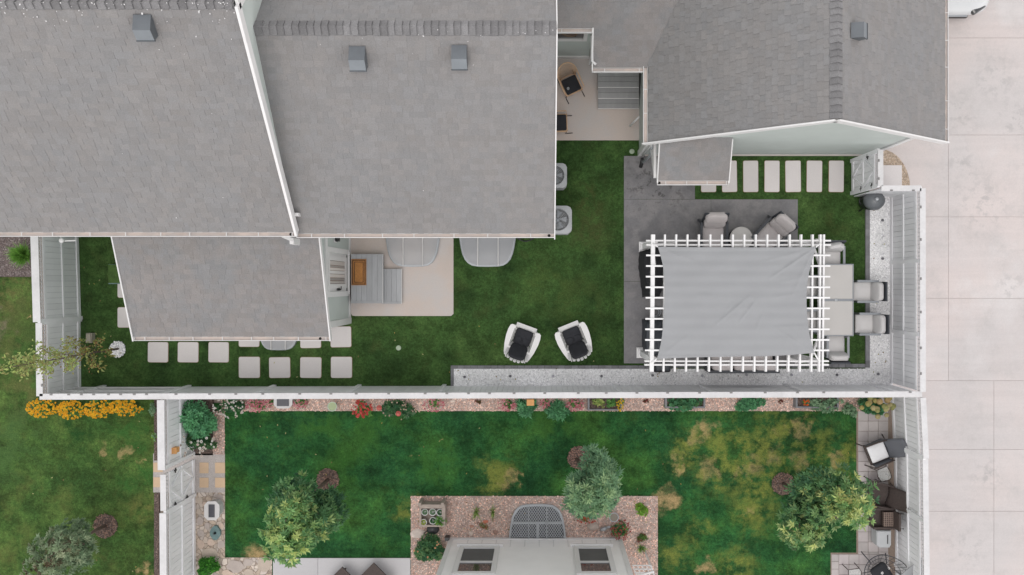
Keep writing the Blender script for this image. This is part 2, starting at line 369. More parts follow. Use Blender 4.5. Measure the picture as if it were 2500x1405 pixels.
def M_leaf(name, c, rough=.55):
    m, t, b = nodes(name); t.links.new(tinted(t, mix(t, 1.0, c, ramp(t, noise(t, coord(t), 25, 2), [(.3, .85), (.7, 1.15)]), 'MULTIPLY')), b.inputs['Base Color'])
    b.inputs['Roughness'].default_value = rough; b.inputs['Specular IOR Level'].default_value = .35
    tr = N(t, 'ShaderNodeBsdfTranslucent'); t.links.new(b.inputs['Base Color'].links[0].from_socket, tr.inputs['Color'])
    ms = N(t, 'ShaderNodeMixShader'); ms.inputs[0].default_value = .35; o = t.nodes['Material Output']
    t.links.new(b.outputs[0], ms.inputs[1]); t.links.new(tr.outputs[0], ms.inputs[2]); t.links.new(ms.outputs[0], o.inputs['Surface'])
    return m
leafm = M_leaf('leaves', (1.0, 1.0, 1.0))
petalm = M_leaf('petals', (1.0, 1.0, 1.0), .7)
stonem = M('field stone', (.46, .38, .33), .85, .15, 6, fine=.15, bmp=.6, bscale=14)
tealm = M('blue green ceramic', (.12, .20, .20), .5, .2, 12)
# ================================================================ SETTING
def slab(name, poly_px, mat, z0, z1, kind='structure', rnd=0):
    mb = MB(); mb.prism([W(x, y, z1)[:2] for x, y in poly_px], z0, z1)
    o = mb.build(name, mat); tag(o, kind=kind); return o
def RP(x0, y0, x1, y1): return [(x0, y1), (x1, y1), (x1, y0), (x0, y0)]
g = MB(); g.box(-150, 150, -150, 150, -.6, -.05)
tag(g.build('ground', M('earth', (.26, .22, .19), .9, .2, .3, fine=.2)), kind='structure')
# driveway: separate pours with open joints
mb = MB(); ys = [-330, -110, 93, 330, 530, 729, 930, 1098, 1249, 1430, 1640, 1900]
for i in range(len(ys) - 1):
    xs = [2150, 2316, 2640, 2960, 3300] if ys[i] < 930 else [2150, 2427, 2760, 3060, 3300]
    for j in range(len(xs) - 1):
        x0, x1, y0, y1 = rect(xs[j], ys[i], xs[j + 1], ys[i + 1])
        t = random.uniform(.975, 1.02)
        mb.box(x0 + .005, x1 - .005, y0 + .005, y1 - .005, -.3, -.01, tint=(t, t, t))
tag(mb.build('driveway', drive), kind='structure')
mb = MB(); mb.box(9.0, 20, -14, 16, -.32, -.022)
tag(mb.build('driveway_joint', M('joint', (.46, .40, .385), .9, .1)), kind='structure')
# gravel arc by the gate and slab in front of it
arc = [W(2150, 365)[:2]] + [W(2150 + 72 * math.sin(t), 462 - 97 * math.cos(t))[:2] for t in [R(q) for q in range(8, 91, 8)]] + [W(2150, 462)[:2]]
mb = MB(); mb.prism(arc[::-1], -.02, .004)
tag(mb.build('gravel', M_stones('tan gravel', [(.48, .36, .26), (.60, .48, .38), (.40, .32, .25)], 30, (0, .1), (.2, .15, .1))), kind='stuff')
mb = MB(); x0, x1, y0, y1 = rect(2150, 404, 2202, 462, .03); mb.box(x0, x1, y0, y1, -.02, .03)
tag(mb.build('pavement', paverm), kind='structure')
# courtyard turf, back lawn, side lawn
slab('turf', [(186, 948), (2122, 946), (2122, 380), (2118, 376), (1560, 376), (1560, 340), (1340, 340), (1340, 560), (186, 560)], turfm, -.04, .012)
slab('lawn', RP(500, 985, 2100, 1500), lawnm, -.04, .008)
slab('lawn', [(-700, 1700), (380, 1700), (380, 972), (95, 972), (95, 677), (-700, 677)], lawnL, -.04, .01)
# fine grass blades give the lawns a real nap
slab('patio', [(855, 762), (860, 771), (866, 772), (1101, 772), (1107, 767), (1107, 555), (855, 555)], pinkcon, -.03, .04)
slab('patio', [(1325, 343), (1562, 343), (1562, 120), (1325, 120)], pinkcon, -.03, .04)
def joint_slabs(name, rects, mat, z1):
    mb = MB()
    for r in rects:
        x0, x1, y0, y1 = rect(*r, z1); t = random.uniform(.96, 1.03); mb.box(x0 + .004, x1 - .004, y0 + .004, y1 - .004, -.05, z1, tint=(t, t, t))
    return tag(mb.build(name, mat), kind='structure')
joint_slabs('patio', [(1523, 381, 1697, 487), (1523, 487, 1736, 688), (1736, 487, 1948, 688), (1523, 688, 1736, 888), (1736, 688, 1948, 888)], darkcon, .035)
joint_slabs('patio', [(666, 1363, 776, 1500), (776, 1363, 1002, 1500)], coldcon, .035)
# edging blocks
mb = MB()
def blocks(x0, y0, x1, y1, n, horiz):
    for i in range(n):
        a, b = i / n, (i + 1) / n; t = random.uniform(.85, 1.2)
        if horiz: q = rect(x0 + (x1 - x0) * a, y0, x0 + (x1 - x0) * b, y1, .06)
        else: q = rect(x0, y0 + (y1 - y0) * a, x1, y0 + (y1 - y0) * b, .06)
        mb.box(q[0] + .004, q[1] - .004, q[2], q[3], -.03, .06 + random.uniform(-.004, .004), tint=(t, t, t))
blocks(1100, 893, 1592, 901, 30, True); blocks(1592, 889, 2113, 898, 32, True); blocks(1100, 901, 1108, 944, 3, False); blocks(2113, 512, 2124, 898, 24, False)
tag(mb.build('kerb', edging), kind='structure')
# white gravel: base sheet plus loose stones
def scatter(name, rects, mat, n, z, r0, r1, tints, kind='stuff', flat=.6, keep_out=(1240, 1228, 1384, 1330)):
    mb = MB()
    for (x0, y0, x1, y1) in rects:
        q = rect(x0, y0, x1, y1, z); mb.box(q[0], q[1], q[2], q[3], -.035, z)
    ar = [(r[2] - r[0]) * (r[3] - r[1]) for r in rects]
    for (x0, y0, x1, y1), A in zip(rects, ar):
        for _ in range(int(n * A / sum(ar))):
            px, py = random.uniform(x0, x1), random.uniform(y0, y1)
            if keep_out[0] < px < keep_out[2] and keep_out[1] < py < keep_out[3]: continue
            p = W(px, py, z); r = random.uniform(r0, r1); t = random.choice(tints); k = random.uniform(.85, 1.15)
            t = tuple(c * k for c in t); vs = []
            a0 = random.uniform(0, 6.3)
            for a in range(5):
                rr = r * random.uniform(.75, 1.2); vs.append(p + Vector((math.cos(a0 + a * 1.256) * rr, math.sin(a0 + a * 1.256) * rr, -.002)))
            for a in range(5): v = vs[a] - p; vs.append(p + Vector((v.x * .6, v.y * .6, r * flat * random.uniform(.8, 1.2))))
            mb.add(vs, [(i, (i + 1) % 5, 5 + (i + 1) % 5, 5 + i) for i in range(5)] + [(5, 6, 7, 8, 9)], tint=t)
    return tag(mb.build(name, mat), kind=kind)
scatter('gravel', [(1108, 901, 2113, 948), (2124, 472, 2178, 948), (2113, 898, 2124, 948)], whitegrav, 5000, .045, .014, .028, [(1.02, 1.02, 1.02), (1.05, 1.05, 1.05), (.8, .8, .82), (1, 1, 1)], flat=.28)
scatter('gravel', [(540, 966, 2100, 1004), (520, 1004, 548, 1110)], pinkgrav, 5000, .03, .014, .028, [(1.3, 1.25, 1.2), (1.7, 1.6, 1.55), (1.0, .95, .95), (1.4, 1.2, 1.1)], flat=.35)
scatter('gravel', [(1003, 1212, 1606, 1330), (1003, 1330, 1130, 1500), (1490, 1330, 1606, 1500)], pinkgrav, 7000, .03, .014, .028, [(1.3, 1.25, 1.2), (1.7, 1.6, 1.55), (1.0, .95, .95), (1.4, 1.2, 1.1)], flat=.35)
slab('mulch', RP(-300, 560, 83, 676), mulchg, -.03, .03, 'stuff')
slab('mulch', RP(376, 975, 388, 1125), mulchm, -.03, .025, 'stuff')
slab('mulch', RP(376, 1205, 388, 1600), mulchm, -.03, .025, 'stuff')
slab('mulch', RP(414, 975, 520, 1112), mulchm, -.03, .02, 'stuff')
slab('path', RP(374, 1108, 549, 1203), aggm, -.03, .02)
slab('path', [(474, 1500), (664, 1500), (664, 1362), (549, 1362), (549, 1203), (474, 1203)], flagm, -.03, .02)
# larger flagstones set among the small ones
mb = MB()
def blob(cx, cy, rx, ry, z0, z1, mbx, tint=None, n=10, jit=.15, seed=None):
    if seed is not None: random.seed(seed)
    c = W(cx, cy, z1); mbx.prism([(c.x + math.cos(i * 2 * math.pi / n) * rx / 85 * random.uniform(1 - jit, 1 + jit), c.y + math.sin(i * 2 * math.pi / n) * ry / 85 * random.uniform(1 - jit, 1 + jit)) for i in range(n)], z0, z1, tint)
for (cx, cy, rx, ry) in [(513, 1351, 20, 14), (574, 1384, 20, 16), (605, 1374, 12, 10), (645, 1379, 18, 18), (555, 1400, 14, 8), (540, 1330, 9, 9), (490, 1330, 9, 11), (607, 1398, 13, 8), (486, 1222, 9, 8), (536, 1215, 9, 8), (488, 1272, 9, 10), (506, 1285, 7, 9), (540, 1285, 6, 8), (490, 1303, 9, 8), (515, 1325, 10, 8), (500, 1232, 6, 6), (540, 1246, 6, 8), (486, 1250, 7, 7)]:
    blob(cx, cy, rx, ry, -.01, .032, mb, random.choice([(1, .98, .95), (1.15, 1.05, 1), (.9, .9, .95)]))
tag(mb.build('path', M('flagstone slab', (.50, .43, .37), .85, .1, 3, fine=.1)), kind='structure')
# tiled path by the east fence
mb = MB()
def tiles(x0, y0, x1, y1, s):
    x = x0
    while x < x1 - 3:
        y = y0
        while y < y1 - 3:
            q = rect(x, y, min(x + s, x1), min(y + s, y1), .03); t = random.uniform(.9, 1.07)
            mb.box(q[0] + .006, q[1] - .006, q[2] + .006, q[3] - .006, -.03, .03, tint=(t, t * random.uniform(.98, 1.01), t))
            y += s
        x += s
tiles(2095, 1004, 2169, 1354, 24.6); tiles(2048, 1354, 2172, 1600, 24.6); tiles(2030, 1354, 2048, 1600, 18)
tag(mb.build('path', tilem), kind='structure')
slab('ground', [(2028, 1600), (2190, 1600), (2190, 1000), (2091, 1000), (2091, 1350), (2028, 1350)], M('path sand', (.27, .21, .17), .9, .15, 2, fine=.2), -.04, .012)

# stepping stones: each one a thing
def paver(x0, y0, x1, y1, label, group, mat=paverm, z=.035, cr=.05, zb=-.02):
    q = rect(x0, y0, x1, y1, z); cx, cy = (q[0] + q[1]) / 2, (q[2] + q[3]) / 2; hx, hy = (q[1] - q[0]) / 2, (q[3] - q[2]) / 2
    poly = []
    for sx, sy, a0 in ((1, 1, 0), (-1, 1, 90), (-1, -1, 180), (1, -1, 270)):
        for k in range(4):
            a = R(a0 + k * 30); poly.append((cx + sx * (hx - cr) + cr * math.cos(a), cy + sy * (hy - cr) + cr * math.sin(a)))
    t = random.uniform(.93, 1.04); an = random.uniform(-.018, .018)
    poly = [(cx + (x - cx) * math.cos(an) - (y - cy) * math.sin(an), cy + (x - cx) * math.sin(an) + (y - cy) * math.cos(an)) for x, y in poly]
    mb = MB(); mb.prism(poly, zb, z, tint=(t, t, t))
    if mat is paverm: mb.prism([((x - cx) * (1 + .009 / hx) + cx, (y - cy) * (1 + .009 / hy) + cy) for x, y in poly], zb, .019, tint=(.5, .36, .2))
    o = mb.build('stepping_stone', mat); tag(o, label, 'paver', group)
    return o
GN = 'rectangular stepping stones between garage and dark patio'
ordn = ['half hidden rectangular slab lowest under the small garage awning gutter', 'rectangular slab partly under the right edge of the garage awning', 'first fully visible rectangular slab right of the awning', 'second fully visible rectangular slab right of the awning', 'middle one of the five open rectangular slabs below the garage wall', 'rectangular slab next to last before the wooden gate', 'rectangular slab nearest the white gate by the garage']
for (a, b), l in zip([(1712, 1748), (1763, 1799), (1815, 1851), (1867, 1903), (1918, 1955), (1970, 2007), (2024, 2060)], ordn):
    paver(a, 393, b, 469, 'pale ' + l, GN, cr=.04)
GS = 'square stepping stones in the turf by the west bay'
for i, (x0, y0, x1, y1, l) in enumerate([
    (361, 836, 410, 885, 'square paver at the left end of the row below the bay roof'), (434, 836, 484, 885, 'second square paver from the left below the bay roof gutter'),
    (509, 836, 558, 885, 'third square paver from the left below the bay roof gutter'), (583, 798, 633, 847, 'paver sliver under the gutter just left of the half round window well'),
    (733, 800, 783, 850, 'paver sliver under the gutter just right of the half round window well'), (807, 798, 857, 848, 'square paver beside the lower right corner of the bay roof'),
    (583, 872, 634, 923, 'leftmost paver of the lower row near the fence'), (657, 873, 708, 923, 'second paver of the lower row near the fence'),
    (733, 873, 784, 923, 'third paver of the lower row near the fence'), (808, 872, 859, 923, 'rightmost paver of the lower row near the fence'),
    (287, 751, 337, 800, 'square paver left of the bay roof, the larger visible one'), (287, 677, 337, 727, 'small visible corner of a paver left of the bay under the turf box')]):
    paver(x0, y0, x1, y1, 'pale concrete ' + l, GS)
GT = 'tan square pavers on the pebble path'
for i, (x0, y0, x1, y1, l) in enumerate([(487, 1130, 509, 1156, 'upper left'), (525, 1130, 549, 1156, 'upper right'), (487, 1167, 509, 1191, 'lower left'), (525, 1167, 549, 1191, 'lower right')]):
    paver(x0, y0, x1, y1, 'tan square paver, %s one of four on the pebble path inside the gate' % l, GT, tanpav, .03, .01)
for (y0, y1, l) in ((1130, 1153, 'upper'), (1166, 1190, 'lower')):
    paver(374, y0, 397, y1, 'tan square paver peeking out on the lawn side of the left gate, %s one' % l, GT, tanpav, .03, .01)

# ================================================================ HOUSES
def plane_pt(a, b, c, d, u, v):   # a,b eave; d,c ridge
    return (a * (1 - u) + b * u) * (1 - v) + (d * (1 - u) + c * u) * v
def shingles(mb, a, b, c, d, expo=.135, tmin=.09, tmax=.24, th=.008, warm=0):
    a, b, c, d = map(Vector, (a, b, c, d))
    nrm = (b - a).cross(d - a).normalized()
    if nrm.z < 0: nrm = -nrm
    mb.face([a, b, c, d] if (b - a).cross(d - a).z > 0 else [d, c, b, a], tint=(.9, .9, .9))
    L = (b - a).length; V = (d - a).length; n = int(V / expo)
    for r in range(n + 1):
        v0 = r / (n + 1); v1 = (r + 1) / (n + 1) + .004
        x = -random.uniform(0, tmax)
        hi = random.random() < .5
        while x < L:
            wd = random.uniform(tmin, tmax); u0 = max(0, x / L); u1 = min(1, (x + wd) / L); x += wd; hi = not hi
            if u1 <= u0: continue
            t = random.uniform(.94, 1.06); wr = random.uniform(-.012, .012) + warm
            tint = (t * (1 + wr), t, t * (1 - wr))
            z = th if hi else th * .35
            p = [plane_pt(a, b, c, d, u, v) for u, v in ((u0, v0), (u1, v0), (u1, min(v1, 1)), (u0, min(v1, 1)))]
            top = [p[0] + nrm * z * 1.3, p[1] + nrm * z * 1.3, p[2] + nrm * z * .5, p[3] + nrm * z * .5]
            vs = p + top; fl = (p[1] - p[0]).cross(p[3] - p[0]).dot(nrm) > 0
            fs = [(4, 5, 6, 7), (0, 1, 5, 4), (1, 2, 6, 5), (3, 0, 4, 7)]
            if not fl: fs = [f[::-1] for f in fs]
            mb.add(vs, fs, tint=tint)
def ridge_caps(mb, p, q, s1, s2, step=.135, hw=.175, along=1):
    """cap shingles lapped along p->q; s1, s2 = downhill unit directions of the two slopes"""
    p, q = Vector(p), Vector(q); d = (q - p).normalized(); L = (q - p).length; n = int(L / step)
    s1 = Vector(s1).normalized(); s2 = Vector(s2).normalized(); up = Vector((0, 0, 1))
    for i in range(n):
        A = p + d * (i * step + random.uniform(-.008, .008)); B = A + d * (step + .02)
        t = random.uniform(.85, 1.2); tint = (t, t, t * 1.02)
        ha, hb = .062, .016
        wd = hw * random.uniform(.95, 1.06)
        ra = [A + s1 * wd + up * (ha - .01), A + up * (ha + .012), A + s2 * wd + up * (ha - .01)]
        rb = [B + s1 * wd + up * hb, B + up * (hb + .012), B + s2 * wd + up * hb]
        ga = [A + s1 * wd - up * .03, A - up * .02, A + s2 * wd - up * .03]
        mb.add(ra + rb + ga, [(0, 1, 4, 3), (1, 2, 5, 4), (0, 6, 7, 1), (1, 7, 8, 2), (0, 3, 6), (2, 8, 5)], tint=tint)
def gutter(parent, p, q, out, wd=.1, dp=.1, hang=.75, name='gutter', holes=()):
    """open trough from p to q at roof edge; out = outward unit vector"""
    p, q, out = Vector(p), Vector(q), Vector(out); up = Vector((0, 0, 1)); d = (q - p).normalized(); L = (q - p).length
    mb = MB()
    mb.bar(p + out * (wd - .006) + up * (-dp / 2), q + out * (wd - .006) + up * (-dp / 2), .014, dp)
    mb.bar(p + out * .004 + up * (-dp / 2 - .005), q + out * .004 + up * (-dp / 2 - .005), .008, dp)
    for e, sg in ((p, 1), (q, -1)): mb.bar(e + up * (-dp / 2) + d * .006 * sg, e + out * wd + up * (-dp / 2) + d * .006 * sg, .012, dp * .98)
    go = mb.build(name, white, parent)
    mb = MB(); mb.bar(p + out * wd / 2 + up * (-dp * .72) + d * .01, q + out * wd / 2 + up * (-dp * .72) - d * .01, wd * .8, .01)
    mb.build('gutter_floor', gutin, go)
    x = hang * .4
    while x < L:
        mb = MB(); mb.bar(p + d * x + up * -.012, p + d * x + out * wd + up * -.012, .018, .008); x += hang * random.uniform(.8, 1.15)
        mb.build('hanger_strap', white, go)
    for hx in holes:
        mb = MB(); c = p + d * hx + out * wd * .5 + up * (-dp * .66); mb.lathe([(.035, 0), (.035, .004)], c, 14); mb.build('outlet_hole', hole_dark, go)
    return go
def wall_mesh(mb, p, q, z0, z1, n, th=.12, lap=None):
    """vertical wall p->q; n = outward 2D normal; board siding as real courses if lap"""
    p, q = Vector((*p, 0)), Vector((*q, 0)); n = Vector((*n, 0))
    a, b = p - n * th, q - n * th
    poly = [p, q, b, a]
    mb.prism([v[:2] for v in poly], z0, z1)
def rz(py, e, ey, sl):      # height at which the ray through row py meets a roof plane rising northwards
    k = (NY - py) / F; return (e + sl * (H * k - ey)) / (1 + sl * k)
def rzx(px, rdg, xr, sl):
    k = (px - NX) / F; return (rdg + sl * (xr - H * k)) / (1 - sl * k)
def roof_vent(parent, x0, y0, x1, y1, zc, slope_dir, slope, name='roof_vent'):
    q = rect(x0, y0, x1, y1, zc); cx, cy = (q[0] + q[1]) / 2, (q[2] + q[3]) / 2; w2, d2 = (q[1] - q[0]) / 2, (q[3] - q[2]) / 2
    ang = {(0, -1): 0, (1, 0): math.pi / 2}[slope_dir]
    if ang: w2, d2 = d2, w2
    d2 *= math.sqrt(1 + slope * slope)
    Mx = Matrix.Translation((cx, cy, zc)) @ Matrix.Rotation(ang, 4, 'Z') @ Matrix.Rotation(math.atan(slope) if True else 0, 4, 'X')
    mb = MB()
    mb.box(-w2 - .04, w2 + .05, -d2 - .07, d2 + .03, -.03, -.015, M=Mx, tint=(.9, .9, .9))
    pr = [(-w2, -d2, -.01), (w2, -d2, -.01), (w2, d2, -.01), (-w2, d2, -.01), (-w2, -d2, .20), (w2, -d2, .20), (w2, 0.02, .24), (-w2, 0.02, .24), (w2, d2, .02), (-w2, d2, .02)]
    vs = [Mx @ Vector(v) for v in pr]
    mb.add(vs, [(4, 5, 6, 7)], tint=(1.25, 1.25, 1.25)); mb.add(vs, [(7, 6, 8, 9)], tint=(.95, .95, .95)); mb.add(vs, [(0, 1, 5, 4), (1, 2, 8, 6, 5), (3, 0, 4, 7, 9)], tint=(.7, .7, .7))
    mb.box(-w2 - .012, w2 + .012, -d2 - .012, -d2 + .004, .18, .215, M=Mx, tint=(.6, .6, .6))
    o = mb.build(name, ventm, parent)
    mb = MB(); mb.box(-w2 + .02, w2 - .02, -d2 - .006, -d2, .01, .135, M=Mx)
    mb.build('louvre', hole_dark, o)
    return o

house = thing('house', 'large grey shingled two storey house with stepped gables, low bay roof and back porch', 'house', (-5.5, 3, 0))
def roofpart(parent, planes, mat, th=.1, name='roof', **kw):
    mb = MB()
    for pl in planes: shingles(mb, *pl, **kw)
    for (a, b, c, d) in planes:                       # solid deck beneath
        vs = [Vector(v) - Vector((0, 0, .012)) for v in (a, b, c, d)] + [Vector(v) - Vector((0, 0, th)) for v in (a, b, c, d)]
        mb.add(vs, [(4, 5, 6, 7), (0, 1, 5, 4), (1, 2, 6, 5), (2, 3, 7, 6), (3, 0, 4, 7)], tint=(.8, .8, .8))
    return mb.build(name, mat, parent)
# tall left wing
TE, TR, TEY, TRY, TX = 5.6, 9.2, 1.13, 4.96, -5.41
TN = TR - (9.5 - TRY) * (TR - TE) / (TRY - TEY)
rt = roofpart(house, [((-15, TEY, TE), (TX - .05, TEY, TE), (TX - .05, TRY, TR), (-15, TRY, TR)), ((TX - .05, 9.5, TN), (-15, 9.5, TN), (-15, TRY, TR), (TX - .05, TRY, TR))], shingle, th=.005)
mb = MB(); s = (TR - TE) / (TRY - TEY); ridge_caps(mb, (TX - .07, TRY, TR), (-15, TRY, TR), (0, -1, -s), (0, 1, -s), step=.16, hw=.12)
mb.build('ridge_cap', ridgem, rt)
roof_vent(rt, 335, 41, 378, 82, rz(60, TE, TEY, s), (0, -1), s)
mb = MB()    # rake boards
for (A, B) in (((TX, TEY - .02, TE), (TX, TRY, TR)), ((TX, 9.5, TN), (TX, TRY, TR))):
    mb.bar(Vector(A) - Vector((0, 0, .07)), Vector(B) - Vector((0, 0, .07)), .055, .2)
mb.build('rake_board', white, house)
XW = -5.48
def gable(mb, X, y0, y1, z0, ze, yr, zr, th=.12):      # wall in the x = X plane facing +x
    pts = [(y0, z0), (y1, z0), (y1, ze + (zr - ze) * 0), (yr, zr), (y0, ze)]
    v = [Vector((X, y, z)) for y, z in pts] + [Vector((X - th, y, z)) for y, z in pts]; n = len(pts)
    mb.add(v, [tuple(range(n)), tuple(range(2 * n - 1, n - 1, -1))] + [(i, n + i, n + (i + 1) % n, (i + 1) % n) for i in range(n)])
mb = MB(); YW = 1.42
sl_ = s; zw = TE + (YW - TEY) * s - .12
gable(mb, XW, YW, 9.5, 0, zw, TRY, TR - .12)
# fix: rear eave of the gable follows the north slope
mb.box(-15, XW - .12, YW, YW + .12, 0, zw - .02)
mb.build('wall', sage, house)
gutter(house, (-15, TEY, TE - .01), (TX + .02, TEY, TE - .01), (0, -1, 0), wd=.10, holes=(14.55 - 5.09 + .0,), hang=.75)
# middle wing
ME, MR, MEY, MRY, MX = 5.3, 8.1, 1.115, 4.88, .284
sm = (MR - ME) / (MRY - MEY); MN = MR - (9.5 - MRY) * sm
rm = roofpart(house, [((XW, MEY, ME), (MX, MEY, ME), (MX, MRY, MR), (XW, MRY, MR)), ((MX, 9.5, MN), (XW, 9.5, MN), (XW, MRY, MR), (MX, MRY, MR))], shingle)
mb = MB(); ridge_caps(mb, (MX, MRY, MR), (XW, MRY, MR), (0, -1, -sm), (0, 1, -sm), step=.14)
mb.build('ridge_cap', ridgem, rm)
roof_vent(rm, 856, 117, 895, 160, rz(137, ME, MEY, sm), (0, -1), sm); roof_vent(rm, 1104, 114, 1141, 157, rz(134, ME, MEY, sm), (0, -1), sm)
mb = MB()
for (A, B) in (((MX + .012, MEY - .08, ME - .05), (MX + .012, MRY, MR)), ((MX + .012, 9.5, MN), (MX + .012, MRY, MR))):
    mb.bar(Vector(A) - Vector((0, 0, .08)), Vector(B) - Vector((0, 0, .08)), .024, .18)
mb.build('rake_board', white, house)
mb = MB(); mb.box(XW, .18, YW, YW + .12, 0, ME + .1); 
pts = [(YW + .12, 0), (9.5, 0), (9.5, MN - .15), (MRY, MR - .15), (YW + .12, ME + .1)]
v = [Vector((.18, y, z)) for y, z in pts] + [Vector((.06, y, z)) for y, z in pts]
mb.add(v, [(0, 1, 2, 3, 4), (9, 8, 7, 6, 5)] + [(i, 5 + i, 5 + (i + 1) % 5, (i + 1) % 5) for i in range(5)])
mb.build('wall', sage, house)
gutter(house, (TX - .08, MEY, ME - .01), (MX + .01, MEY, ME - .01), (0, -1, 0), wd=.095, hang=.85, holes=(5.66,))
# downspout elbows hanging over the gutters
mb = MB(); p = W(722, 524, 5.75); mb.box(p.x - .05, p.x + .06, p.y - .035, p.y + .035, p.z - .35, p.z)
mb.build('downspout', white, house)
mb = MB(); p = W(712, 588, 5.0); mb.box(p.x - .045, p.x + .045, p.y - .08, p.y + .06, p.z - .5, p.z); mb.bar((p.x - .12, p.y + .1, 5.3), (p.x, p.y + .03, 5.0), .08, .08)
mb.build('downspout', white, house)
# low bay roof
BL, BR = -10.31, -5.35
rb = roofpart(house, [((BL, -1.35, 2.9), (BR, -1.35, 2.9), (BR, YW, 4.07), (BL, YW, 4.07))], shingleP)
for X in (BL - .012, BR + .012): mb = MB(); mb.bar((X, -1.44, 2.83), (X, YW, 4.0), .03, .15); mb.build('rake_board', white, house)
gutter(house, (BL, -1.35, 2.88), (BR + .02, -1.35, 2.88), (0, -1, 0), wd=.105, hang=.7, holes=(4.7,))
mb = MB(); BW = -1.118
mb.box(-10.1, -5.61, BW, BW + .12, 0, 2.95); mb.box(-10.22, -10.1, BW, YW, 0, 2.9)
# east wall of the bay with door opening Y .30..1.0-ish
pts = [(BW, 0), (-.22, 0), (-.22, 2.52), (.80, 2.52), (.80, 0), (YW, 0), (YW, 3.98), (BW, 2.95)]
v = [Vector((-5.49, y, z)) for y, z in pts] + [Vector((-5.61, y, z)) for y, z in pts]; n = 8
mb.add(v, [tuple(range(n)), tuple(range(2 * n - 1, n - 1, -1))] + [(i, n + i, n + (i + 1) % n, (i + 1) % n) for i in range(n)])
mb.build('wall', sage, house)
mb = MB()
mb.box(-5.487, -5.45, BW - .01, BW + .13, .02, 2.85); mb.box(-5.6, -5.455, BW - .04, BW - .003, .02, 2.8)         # corner boards
mb.box(-5.487, -5.46, BW + .13, YW, .02, .22)                                                                   # base board
mb.box(-5.487, -5.46, YW - .12, YW - .003, .22, 3.6)
mb.box(-5.487, -5.44, BW - .02, YW, 2.72, 2.9)
mb.build('trim', white, house)
dr = MB(); dr.box(-5.56, -5.52, -.22, .80, .36, 2.5); dro = dr.build('door', white, house)
mb = MB(); mb.box(-5.515, -5.49, -.14, .72, .42, .6); mb.box(-5.515, -5.49, -.14, .72, 2.3, 2.44)
for y0, y1 in ((-.14, -.02), (.60, .72), (.25, .33)): mb.box(-5.515, -5.49, y0, y1, .6, 2.3)
mb.build('door_frame', white, dro)
mb = MB(); mb.box(-5.519, -5.512, -.02, .25, .6, 2.3); mb.box(-5.519, -5.512, .33, .60, .6, 2.3); mb.build('pane', glassm, dro)
mb = MB()
for (y0, y1, tt) in ((-.01, .06, .5), (.07, .14, .35), (.15, .24, .7), (.34, .41, .8), (.42, .47, .4), (.48, .59, .6)): mb.box(-5.511, -5.506, y0, y1, .62, 2.28, tint=(tt, tt * .94, tt * .9))  # curtain strips over the glass, lightened to stand for reflections in the panes
mb.build('curtain_reflection', cream, dro)
mb = MB(); mb.box(-5.487, -5.45, -.36, -.22, .36, 2.68); mb.box(-5.487, -5.45, .80, .94, .36, 2.68); mb.box(-5.485, -5.44, -.22, .80, 2.52, 2.68); mb.box(-5.49, -5.43, -.3, .88, .30, .36)
mb.build('door_casing', white, house)
mb = MB(); mb.tube([(-5.49, -.17, 1.35), (-5.43, -.17, 1.35), (-5.43, -.08, 1.35)], .014); mb.box(-5.49, -5.475, -.2, -.13, 1.25, 1.5); mb.build('handle', blackm, dro)
p = W(812, 589, 1.9)
lamp = MB(); lamp.box(-5.48, -5.46, 1.08, 1.25, 1.7, 1.98); lo = lamp.build('wall_lamp', white, house)
mb = MB(); mb.box(-5.46, -5.37, 1.11, 1.21, 1.72, 1.9, tint=(1.5, 1.5, 1.5)); mb.lathe([(.075, 0), (.03, .06)], (-5.41, 1.16, 1.9), 4, smooth=False); mb.build('lantern', blackm, lo)

# low wing joining the house to the garage, with porch roof
rl = roofpart(house, [((MX - .05, 6.36, 3.2), (1.3, 6.36, 3.2), (1.3, 9.5, 4.4), (MX - .05, 9.5, 4.4)), ((1.3, 5.46, 2.86), (4.3, 5.46, 2.86), (4.3, 9.5, 4.4), (1.3, 9.5, 4.4))], shingleP)
gutter(house, (MX - .1, 6.36, 3.18), (1.27, 6.36, 3.18), (0, -1, 0), wd=.11, hang=.8, holes=(1.25,))
gutter(house, (1.28, 5.46, 2.84), (2.60, 5.46, 2.84), (0, -1, 0), wd=.11, hang=.8, holes=())
mb = MB(); mb.bar((1.285, 5.40, 2.8), (1.285, 6.45, 3.16), .03, .14); mb.build('rake_board', white, house)
mb = MB(); mb.box(.18, 1.42, 6.48, 6.6, 0, 3.1); mb.box(1.30, 1.42, 6.6, 7.5, 0, 3.0); mb.box(1.42, 2.8, 6.7, 6.82, 0, 3.0); mb.build('wall', sage, house)
mb = MB(); mb.box(.18, 1.42, 6.435, 6.477, 0, .22); mb.box(1.36, 1.46, 6.43, 6.478, .22, 3.0)
mb.build('trim', white, house)
wi = MB()
for (x0, x1, z0, z1) in ((.22, 1.20, 1.78, 1.9), (.22, 1.20, 2.62, 2.74), (.22, .32, 1.9, 2.62), (1.10, 1.20, 1.9, 2.62)): wi.box(x0, x1, 6.43, 6.478, z0, z1)
wo_ = wi.build('window', white, house)
mb = MB(); mb.box(.32, 1.10, 6.47, 6.479, 1.9, 2.62); mb.build('pane', glassm, wo_)
mb = MB(); mb.tube([(1.22, 6.30, 3.1), (1.25, 6.30, 2.95), (1.38, 6.42, 2.7), (1.38, 6.42, .5), (1.38, 6.2, .3)], .038, 6); mb.build('downspout', white, house)
mb = MB(); mb.tube([W(1445, 88, 3.0), W(1446, 150, 2.98), W(1455, 158, 2.98)], .035, 6); mb.build('downspout', white, house)
